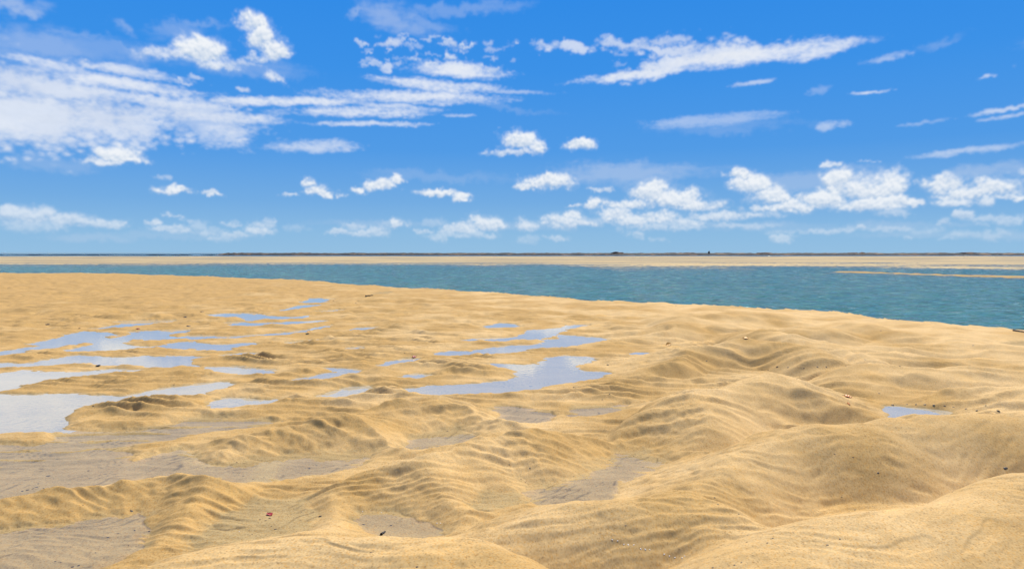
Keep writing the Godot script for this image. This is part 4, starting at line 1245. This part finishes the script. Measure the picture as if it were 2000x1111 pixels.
func sand_material(fine_scale: float) -> StandardMaterial3D:
	var m := StandardMaterial3D.new()
	m.resource_name = "sand"
	m.vertex_color_use_as_albedo = true
	m.albedo_texture = grains
	m.uv1_triplanar = true
	m.uv1_world_triplanar = true
	m.uv1_scale = Vector3.ONE * fine_scale
	m.roughness = .95
	m.metallic_specular = .25
	m.heightmap_enabled = true
	m.heightmap_texture = ripples
	m.heightmap_scale = .28
	return m

var grains: Texture2D
var ripples: Texture2D

func ripple_picture() -> Texture2D:
	# relief too fine for the mesh: little pillows and grain
	var size := 1024
	var coarse := noise(71, .034, 1).get_seamless_image(size, size).get_data()
	var middle := noise(73, .08, 2).get_seamless_image(size, size).get_data()
	var fine := noise(72, .3, 2).get_seamless_image(size, size).get_data()
	var data := PackedByteArray()
	data.resize(size * size)
	for i in size * size:
		var c := minf(absf((coarse[i] - 128) / 128.0), .6)
		var m := minf(absf((middle[i] - 128) / 128.0), .6)
		data[i] = clampi(int(20.0 + 120.0 * c + 110.0 * m + (fine[i] - 128) * .22), 0, 255)
	return ImageTexture.create_from_image(Image.create_from_data(size, size, false, Image.FORMAT_L8, data))

func _ready() -> void:
	var cam := Camera3D.new()
	cam.name = "camera"
	cam.position = EYE
	cam.rotation.x = -atan(60.5 / 1400.0)
	cam.fov = 2.0 * rad_to_deg(atan(555.5 / 1400.0))
	cam.near = .05
	cam.far = 60000.0
	add_child(cam)
	cam.current = true

	puff = noise(11, .055, 5)
	puff.fractal_gain = .56
	fleck = noise(12, .16, 4)
	fleck.fractal_gain = .6
	cell = noise(13, .05, 1, FastNoiseLite.TYPE_CELLULAR)
	cell.cellular_return_type = FastNoiseLite.RETURN_DISTANCE
	swell = noise(21, .34, 3)
	bend = noise(22, .8, 2)
	lump = noise(23, 4.2, 2)
	patch = noise(24, .55, 4)

	var env := Environment.new()
	env.background_mode = Environment.BG_SKY
	var pm := PanoramaSkyMaterial.new()
	pm.panorama = make_sky()
	env.sky = Sky.new()
	env.sky.sky_material = pm
	env.tonemap_mode = Environment.TONE_MAPPER_LINEAR
	env.tonemap_exposure = 1.4
	env.background_energy_multiplier = .714
	env.sdfgi_enabled = true
	env.ssao_enabled = true
	env.ssil_enabled = true
	var world := WorldEnvironment.new()
	world.name = "world_environment"
	world.environment = env
	add_child(world)
	var sun := DirectionalLight3D.new()
	sun.name = "sun"
	sun.light_energy = 1.5
	sun.light_color = Color(1.0, .955, .88)
	sun.light_angular_distance = .5
	sun.shadow_enabled = true
	add_child(sun)
	sun.look_at_from_position(Vector3(.42, 1.22, -.76), Vector3.ZERO)
	print("sky done ", Time.get_ticks_msec())

	grains = grain_picture()
	ripples = ripple_picture()
	var sand_mat := sand_material(.19)
	prepare_sand()
	make_flat(sand_mat)
	print("flat done ", Time.get_ticks_msec())
	make_waters()
	make_far(sand_mat)
	print("far done ", Time.get_ticks_msec())
	make_pools()
	make_litter()
	print("all done ", Time.get_ticks_msec())

func make_waters() -> void:
	var chop := noise(31, .9, 4)
	var wm := StandardMaterial3D.new()
	wm.resource_name = "channel water"
	wm.albedo_color = lin(.095, .27, .235)
	wm.roughness = .08
	wm.metallic_specular = .46
	wm.normal_enabled = true
	wm.normal_texture = noise_picture(noise(33, .02, 4), 1024, true, 60.0)
	wm.normal_scale = 1.0
	wm.uv1_triplanar = true
	wm.uv1_world_triplanar = true
	wm.uv1_scale = Vector3(.09, .09, .20)
	var xs := steps(-150.0, 130.0, 760)
	var zs := steps(-12.0, -135.0, 460, 1.6)
	var ys := PackedFloat32Array()
	for z in zs:
		for x in xs:
			ys.append(CHANNEL_LEVEL + .085 * chop.get_noise_2d(x * .7, z * 1.8) + .05 * chop.get_noise_2d(x * 2.6 + 50.0, z * 4.1))
	wm.transparency = BaseMaterial3D.TRANSPARENCY_ALPHA
	wm.albedo_color.a = .45
	var m := sheet(xs, zs, ys)
	var murk := StandardMaterial3D.new()
	murk.resource_name = "murky water"
	murk.albedo_color = lin(.11, .30, .265)
	murk.roughness = 1.0
	murk.metallic_specular = 0.0
	var deep := PackedFloat32Array()
	deep.resize(4)
	deep.fill(CHANNEL_LEVEL - .14)
	tag(put("murky_water", sheet(PackedFloat32Array([-150, 130]), PackedFloat32Array([-11, -134]), deep), murk), "green murk under the surface of the tidal channel", "water", "", "structure")
	tag(put("channel_water", m, wm), "wind-rippled blue green water of the tidal channel", "water", "", "structure")
	var sm := wm.duplicate() as StandardMaterial3D
	sm.transparency = BaseMaterial3D.TRANSPARENCY_DISABLED
	sm.albedo_color = lin(.018, .075, .10)
	var flat := PackedFloat32Array()
	flat.resize(20)
	flat.fill(CHANNEL_LEVEL - .03)
	var sea := sheet(PackedFloat32Array([-40000, -3000, 0, 3000, 40000]), PackedFloat32Array([-132, -600, -3000, -40000]), flat)
	tag(put("open_sea", sea, sm), "dark blue open sea reaching the horizon", "sea", "", "structure")

func edge_at(flat: Array, x: float) -> float:
	for i in range(0, flat.size() - 2, 2):
		if x <= flat[i + 2]:
			return lerpf(flat[i + 1], flat[i + 3], clampf((x - flat[i]) / (flat[i + 2] - flat[i]), 0.0, 1.0))
	return flat[flat.size() - 1]

func make_far(mat: Material) -> void:
	var hump := noise(41, .05, 4)
	var xs := steps(-420.0, 420.0, 420)
	var zs := steps(-60.0, -430.0, 260, 1.8)
	var ys := PackedFloat32Array()
	var cs := PackedColorArray()
	for k in xs.size() * zs.size():
		var x := xs[k % xs.size()]
		var z := zs[k / xs.size()]
		var front := edge_at(BAR_FRONT, x) + 2.5 * hump.get_noise_2d(x * 1.5, 9.0)
		var inn := front - z
		var back := z + 400.0 + 20.0 * hump.get_noise_2d(x * .2, 77.0) + x * .02
		var h := CHANNEL_LEVEL - .5 + .5 * smoothstep(-25.0, 0.0, inn) + .02 * clampf(inn * .12, 0.0, 1.0)
		h += .025 * smoothstep(0.0, 50.0, inn) + .13 * smoothstep(0.0, 25.0, inn) * hump.get_noise_2d(x * .35, z * 1.2) + .16 * smoothstep(50.0, 200.0, inn)
		h -= .6 * (1.0 - smoothstep(-20.0, 10.0, back))
		ys.append(h)
		var dry := clampf(.5 + 1.2 * hump.get_noise_2d(x * .6, z * .6 + 300.0), 0.0, 1.0)
		cs.append(Color(.40, .335, .21).lerp(Color(.54, .42, .225), dry).lerp(Color(.25, .225, .17), smoothstep(.12, .25, hump.get_noise_2d(x * .3 + 70.0, z * 1.4)) * .8))
	tag(put("sandbar", sheet(xs, zs, ys, cs), mat), "long low pale sandbar across the channel", "sandbar", "", "structure")
	# a thin spit in the inlet
	xs = steps(20.0, 90.0, 140)
	zs = steps(-46.0, -76.0, 60)
	ys.clear()
	cs.clear()
	for k in xs.size() * zs.size():
		var x := xs[k % xs.size()]
		var z := zs[k / xs.size()]
		var mid := edge_at(SPIT, x)
		var wide := lerpf(.8, 4.6, clampf((x - 29.0) / 22.0, 0.0, 1.0)) * (1.0 + .4 * hump.get_noise_2d(x * 4.0, 3.0))
		var r := absf(z - mid) / wide
		ys.append(CHANNEL_LEVEL - .35 + .48 * exp(-r * r * .5) * smoothstep(27.0, 31.0, x) + .01 * hump.get_noise_2d(x * 6.0, z * 6.0))
		cs.append(DAMP)
	tag(put("sand_spit", sheet(xs, zs, ys, cs), mat), "narrow sand spit in the water before the sandbar", "sandbar", "", "structure")
	# reef
	var rm := StandardMaterial3D.new()
	rm.resource_name = "reef rock"
	rm.vertex_color_use_as_albedo = true
	rm.roughness = .9
	var crag := noise(51, .06, 5)
	xs = steps(-352.0, 900.0, 1000)
	zs = steps(-826.0, -862.0, 16)
	ys.clear()
	cs.clear()
	for k in xs.size() * zs.size():
		var x := xs[k % xs.size()]
		var z := zs[k / xs.size()]
		var t := (z + 844.0) / 18.0
		ys.append(CHANNEL_LEVEL - 1.2 + (3.3 + .8 * crag.get_noise_2d(x * .5, 0.0)) * sqrt(maxf(0.0, 1.0 - t * t)) * smoothstep(-352.0, -335.0, x) + .9 * crag.get_noise_2d(x * 2.0, z * 3.0))
		cs.append(Color(.022, .017, .013).lerp(Color(.17, .10, .04), smoothstep(.15, .4, crag.get_noise_2d(x * .8 + 500.0, z * 2.0))))
	tag(put("rock_reef", sheet(xs, zs, ys, cs), rm), "long dark rock reef along the sea horizon", "reef")
	for r in REEF_ROCKS:
		var st := SurfaceTool.new()
		st.begin(Mesh.PRIMITIVE_TRIANGLES)
		var sphere := SphereMesh.new()
		sphere.radius = 1.0
		sphere.height = 2.0
		sphere.radial_segments = 28
		sphere.rings = 14
		var arr := sphere.get_mesh_arrays()
		var v: PackedVector3Array = arr[Mesh.ARRAY_VERTEX]
		var c := PackedColorArray()
		for i in v.size():
			var q := v[i] * (1.0 + .45 * crag.get_noise_3d(v[i].x * 22.0 + r[0], v[i].y * 22.0, v[i].z * 22.0))
			v[i] = Vector3(q.x * r[1], q.y * r[2], q.z * 4.0)
			c.append(Color(.035, .026, .02).lerp(Color(.15, .085, .045), clampf(.5 + 2.0 * crag.get_noise_3d(v[i].x * 4.0, v[i].y * 8.0, r[0]), 0.0, 1.0)))
		arr[Mesh.ARRAY_VERTEX] = v
		arr[Mesh.ARRAY_COLOR] = c
		arr[Mesh.ARRAY_TANGENT] = null
		var am := ArrayMesh.new()
		am.add_surface_from_arrays(Mesh.PRIMITIVE_TRIANGLES, arr)
		st.create_from(am, 0)
		st.generate_normals()
		var o := put(r[3], st.commit(), rm)
		o.position = Vector3(r[0], 1.2, -838.0)
		tag(o, r[4], "rock", "rocks on the reef")
	# surf where the reef lies under water
	var foam := StandardMaterial3D.new()
	foam.resource_name = "foam"
	foam.albedo_color = Color(.93, .94, .94)
	foam.roughness = .9
	var rng := RandomNumberGenerator.new()
	rng.seed = 9
	for i in 26:
		var x := rng.randf_range(-640.0, -330.0) if i < 20 else rng.randf_range(-340.0, 300.0)
		var z := rng.randf_range(-900.0, -760.0) if i < 20 else -880.0
		var len := rng.randf_range(6.0, 26.0)
		var tall := rng.randf_range(.35, 1.0) if i < 20 else rng.randf_range(2.2, 2.9)
		var s0 := rng.randf() * 100.0
		xs = steps(-len, len, 24)
		zs = steps(-1.6, 1.6, 6)
		ys.clear()
		for b in zs:
			for a in xs:
				var e := sqrt(maxf(0.0, 1.0 - a * a / (len * len)))
				ys.append(tall * e * (.6 + .8 * absf(crag.get_noise_2d(a * 6.0 + s0, s0))) * (1.0 - b * b / 2.6) - .05)
		var o := put("breaking_wave", sheet(xs, zs, ys), foam)
		o.position = Vector3(x, CHANNEL_LEVEL, z)
		tag(o, "white foam of a wave breaking along the reef line", "wave", "breaking waves on the horizon")

func make_pools() -> void:
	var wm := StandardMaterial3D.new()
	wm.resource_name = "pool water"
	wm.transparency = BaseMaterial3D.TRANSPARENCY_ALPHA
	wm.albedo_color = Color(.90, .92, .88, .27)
	wm.roughness = .015
	wm.metallic_specular = .5
	wm.normal_enabled = true
	wm.normal_texture = noise_picture(noise(35, .03, 3), 512, true, 2.0)
	wm.normal_scale = .05
	wm.uv1_triplanar = true
	wm.uv1_world_triplanar = true
	wm.uv1_scale = Vector3.ONE * .6
	# the pools by the camera are clear, those farther out tinted pale to stand for a brighter sky reflection
	var clear := wm.duplicate() as StandardMaterial3D
	clear.albedo_color = Color(.5, .5, .38, .02)
	clear.metallic_specular = .34
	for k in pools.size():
		var mid := Vector2.ZERO
		for p in pools[k].pts: mid += p / pools[k].pts.size()
		var grown := Geometry2D.offset_polygon(pools[k].pts, .09 + .004 * mid.length(), Geometry2D.JOIN_ROUND)
		if grown.is_empty(): continue
		var poly: PackedVector2Array = grown[0]
		for g in grown:
			if g.size() > poly.size() and not Geometry2D.is_polygon_clockwise(g): poly = g
		var tri := Geometry2D.triangulate_polygon(poly)
		if tri.is_empty():
			print("pool ", k, " not triangulated")
			continue
		var st := SurfaceTool.new()
		st.begin(Mesh.PRIMITIVE_TRIANGLES)
		for i in range(0, tri.size(), 3):
			var a := poly[tri[i]]
			var b := poly[tri[i + 1]]
			var c := poly[tri[i + 2]]
			if (b - a).cross(c - a) < 0.0:
				var s := b
				b = c
				c = s
			for q in [a, b, c]:
				st.set_normal(Vector3.UP)
				st.add_vertex(Vector3(q.x - mid.x, 0.0, q.y - mid.y))
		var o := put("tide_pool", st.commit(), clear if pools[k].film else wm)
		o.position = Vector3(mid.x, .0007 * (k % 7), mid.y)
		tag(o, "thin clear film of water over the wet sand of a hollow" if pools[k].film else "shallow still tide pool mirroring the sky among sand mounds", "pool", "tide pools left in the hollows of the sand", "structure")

# where a thing on the sand lies: its point, and the sand's slope there
func on_sand(x: float, z: float) -> Transform3D:
	var e := .02
	var y := sand_height(x, z)
	var n := Vector3(sand_height(x - e, z) - sand_height(x + e, z), 2.0 * e, sand_height(x, z - e) - sand_height(x, z + e)).normalized()
	var right := Vector3(n.y, -n.x, 0.0).normalized()
	return Transform3D(Basis(right, n, right.cross(n)), Vector3(x, y, z))

func make_litter() -> void:
	var rng := RandomNumberGenerator.new()
	rng.seed = 31
	var rough := noise(81, 1.4, 3)
	var dark := StandardMaterial3D.new()
	dark.resource_name = "dark weed"
	dark.albedo_color = lin(.010, .008, .008)
	dark.roughness = .6
	# a few shapes of scrap: flattened, torn lumps
	var shapes: Array[Mesh] = []
	for k in 6:
		shapes.append(lump_mesh(rough, k * 7.3, Vector3(.5, .16, .28), .7))
	for s in SCRAPS:
		var o := put("weed_scrap", shapes[rng.randi() % 6], dark)
		var size: float = clampf(s[2] * .62, .009, .22)
		o.transform = on_sand(s[0], s[1]) * Transform3D(Basis(Vector3.UP, rng.randf_range(-.5, .5)).scaled(Vector3(size, size * .55, size * rng.randf_range(.8, 1.3))), Vector3(0, size * .05, 0))
		var at := Vector2(s[0], s[1])
		var lies := 9.0
		var thin := false
		for q in pools:
			var f := q.far(at)
			if f < lies:
				lies = f
				thin = q.film
		var what := "small black scrap of seaweed lying on open rippled sand"
		if at.distance_to(Vector2(LEAVES[0][0], LEAVES[0][1])) < .3: what = "tiny black scrap of bark lying beside the bright red leaf"
		elif lies < .05 and thin: what = "small black scrap lying in a film of water"
		elif lies < .05: what = "small black scrap floating in a sky mirroring tide pool"
		elif lies < .6: what = "small black scrap of seaweed in the tide line round a pool"
		tag(o, what, "seaweed", "dark scraps scattered over the sand")
	var shell := StandardMaterial3D.new()
	shell.resource_name = "shell"
	shell.albedo_color = lin(.75, .72, .66)
	shell.roughness = .5
	for s in SHELLS:
		var o := put("shell_fragment", shapes[rng.randi() % 6], shell)
		var size: float = clampf(s[2] * .6, .007, .03)
		o.transform = on_sand(s[0], s[1]) * Transform3D(Basis(Vector3.UP, rng.randf() * TAU).scaled(Vector3(size, size, size)), Vector3(0, size * .06, 0))
		tag(o, "tiny white shell fragment on a rippled mound's side", "shell", "white shell fragments strewn over the sand")
	for l in LEAVES:
		leaf(l)
	for g in TWIGS:
		var a := Vector3(g[0], sand_height(g[0], g[1]), g[1])
		var b := Vector3(g[2], sand_height(g[2], g[3]), g[3])
		var r := .004 + .0009 * a.length()
		var st := SurfaceTool.new()
		st.begin(Mesh.PRIMITIVE_TRIANGLES)
		st.set_smooth_group(0)
		var n := 10
		var ring := []
		for i in n + 1:
			var c := a.lerp(b, i / float(n)) + Vector3(0, r * .7 + .25 * r * sin(i * 1.9), r * .8 * sin(i * 1.3))
			var side := (b - a).cross(Vector3.UP).normalized()
			var rr := r * (1.0 - .55 * i / n) * (1.0 + .18 * sin(i * 2.7))
			var pts := []
			for k in 7:
				var t := TAU * k / 7.0
				pts.append(c + side * cos(t) * rr + Vector3.UP * sin(t) * rr - a)
			ring.append(pts)
		for i in n:
			for k in 7:
				var q := (k + 1) % 7
				for v in [ring[i][k], ring[i + 1][k], ring[i][q], ring[i][q], ring[i + 1][k], ring[i + 1][q]]:
					st.add_vertex(v)
		st.generate_normals()
		var o := put("twig", st.commit(), dark)
		o.position = a
		tag(o, g[4], "twig")

func lump_mesh(rough: FastNoiseLite, s: float, size: Vector3, torn: float) -> Mesh:
	var sphere := SphereMesh.new()
	sphere.radius = 1.0
	sphere.height = 2.0
	sphere.radial_segments = 14
	sphere.rings = 7
	var arr := sphere.get_mesh_arrays()
	var v: PackedVector3Array = arr[Mesh.ARRAY_VERTEX]
	for i in v.size():
		v[i] = v[i] * (1.0 + torn * rough.get_noise_3d(v[i].x + s, v[i].y, v[i].z)) * size
	arr[Mesh.ARRAY_VERTEX] = v
	arr[Mesh.ARRAY_TANGENT] = null
	var am := ArrayMesh.new()
	am.add_surface_from_arrays(Mesh.PRIMITIVE_TRIANGLES, arr)
	var st := SurfaceTool.new()
	st.create_from(am, 0)
	st.generate_normals()
	return st.commit()

func leaf(l: Array) -> void:
	var mat := StandardMaterial3D.new()
	mat.resource_name = "leaf " + l[3]
	mat.albedo_color = {"red": lin(.30, .022, .015), "yellow": lin(.72, .36, .05), "orange": lin(.62, .20, .04)}[l[3]]
	mat.roughness = .45
	mat.backlight_enabled = true
	mat.backlight = mat.albedo_color * .3
	var stalk_mat := StandardMaterial3D.new()
	stalk_mat.resource_name = "leaf stalk"
	stalk_mat.albedo_color = lin(.10, .02, .015)
	stalk_mat.roughness = .7
	var root := Node3D.new()
	root.name = numbered("fallen_leaf")
	add_child(root)
	var size: float = l[2]
	root.transform = on_sand(l[0], l[1]) * Transform3D(Basis(Vector3.UP, deg_to_rad(l[4])), Vector3(0, .004, 0))
	tag(root, l[5], "leaf")
	# blade: an oval that curls up along both edges, with a thickness
	var n := 12
	var top := []
	for i in n + 1:
		var t := i / float(n)
		var half := size * .36 * pow(sin(PI * pow(t, .8)), .75) if i > 0 and i < n else 0.0
		var row := []
		for k in 7:
			var s := (k - 3) / 3.0
			row.append(Vector3((t - .5) * size, size * (.07 * s * s + .05 * sin(t * PI * 1.3)) + size * .02 * sin(i * 1.7 + k), s * half))
		top.append(row)
	var st := SurfaceTool.new()
	st.begin(Mesh.PRIMITIVE_TRIANGLES)
	st.set_smooth_group(0)
	for i in n:
		for k in 6:
			for under in [0.0, size * .02]:
				var d := Vector3(0, -under, 0)
				var q := [top[i][k] + d, top[i + 1][k] + d, top[i][k + 1] + d, top[i + 1][k + 1] + d]
				for v in ([q[0], q[1], q[2], q[2], q[1], q[3]] if under == 0.0 else [q[0], q[2], q[1], q[2], q[3], q[1]]):
					st.add_vertex(v)
	st.generate_normals()
	put("blade", st.commit(), mat, root)
	var stalk := CylinderMesh.new()
	stalk.top_radius = size * .012
	stalk.bottom_radius = size * .03
	stalk.height = size * .34
	stalk.radial_segments = 8
	stalk.rings = 1
	var o := put("stalk", stalk, stalk_mat, root)
	o.position = Vector3(-size * .64, size * .06, 0)
	o.rotation = Vector3(0, 0, PI / 2 + .12)
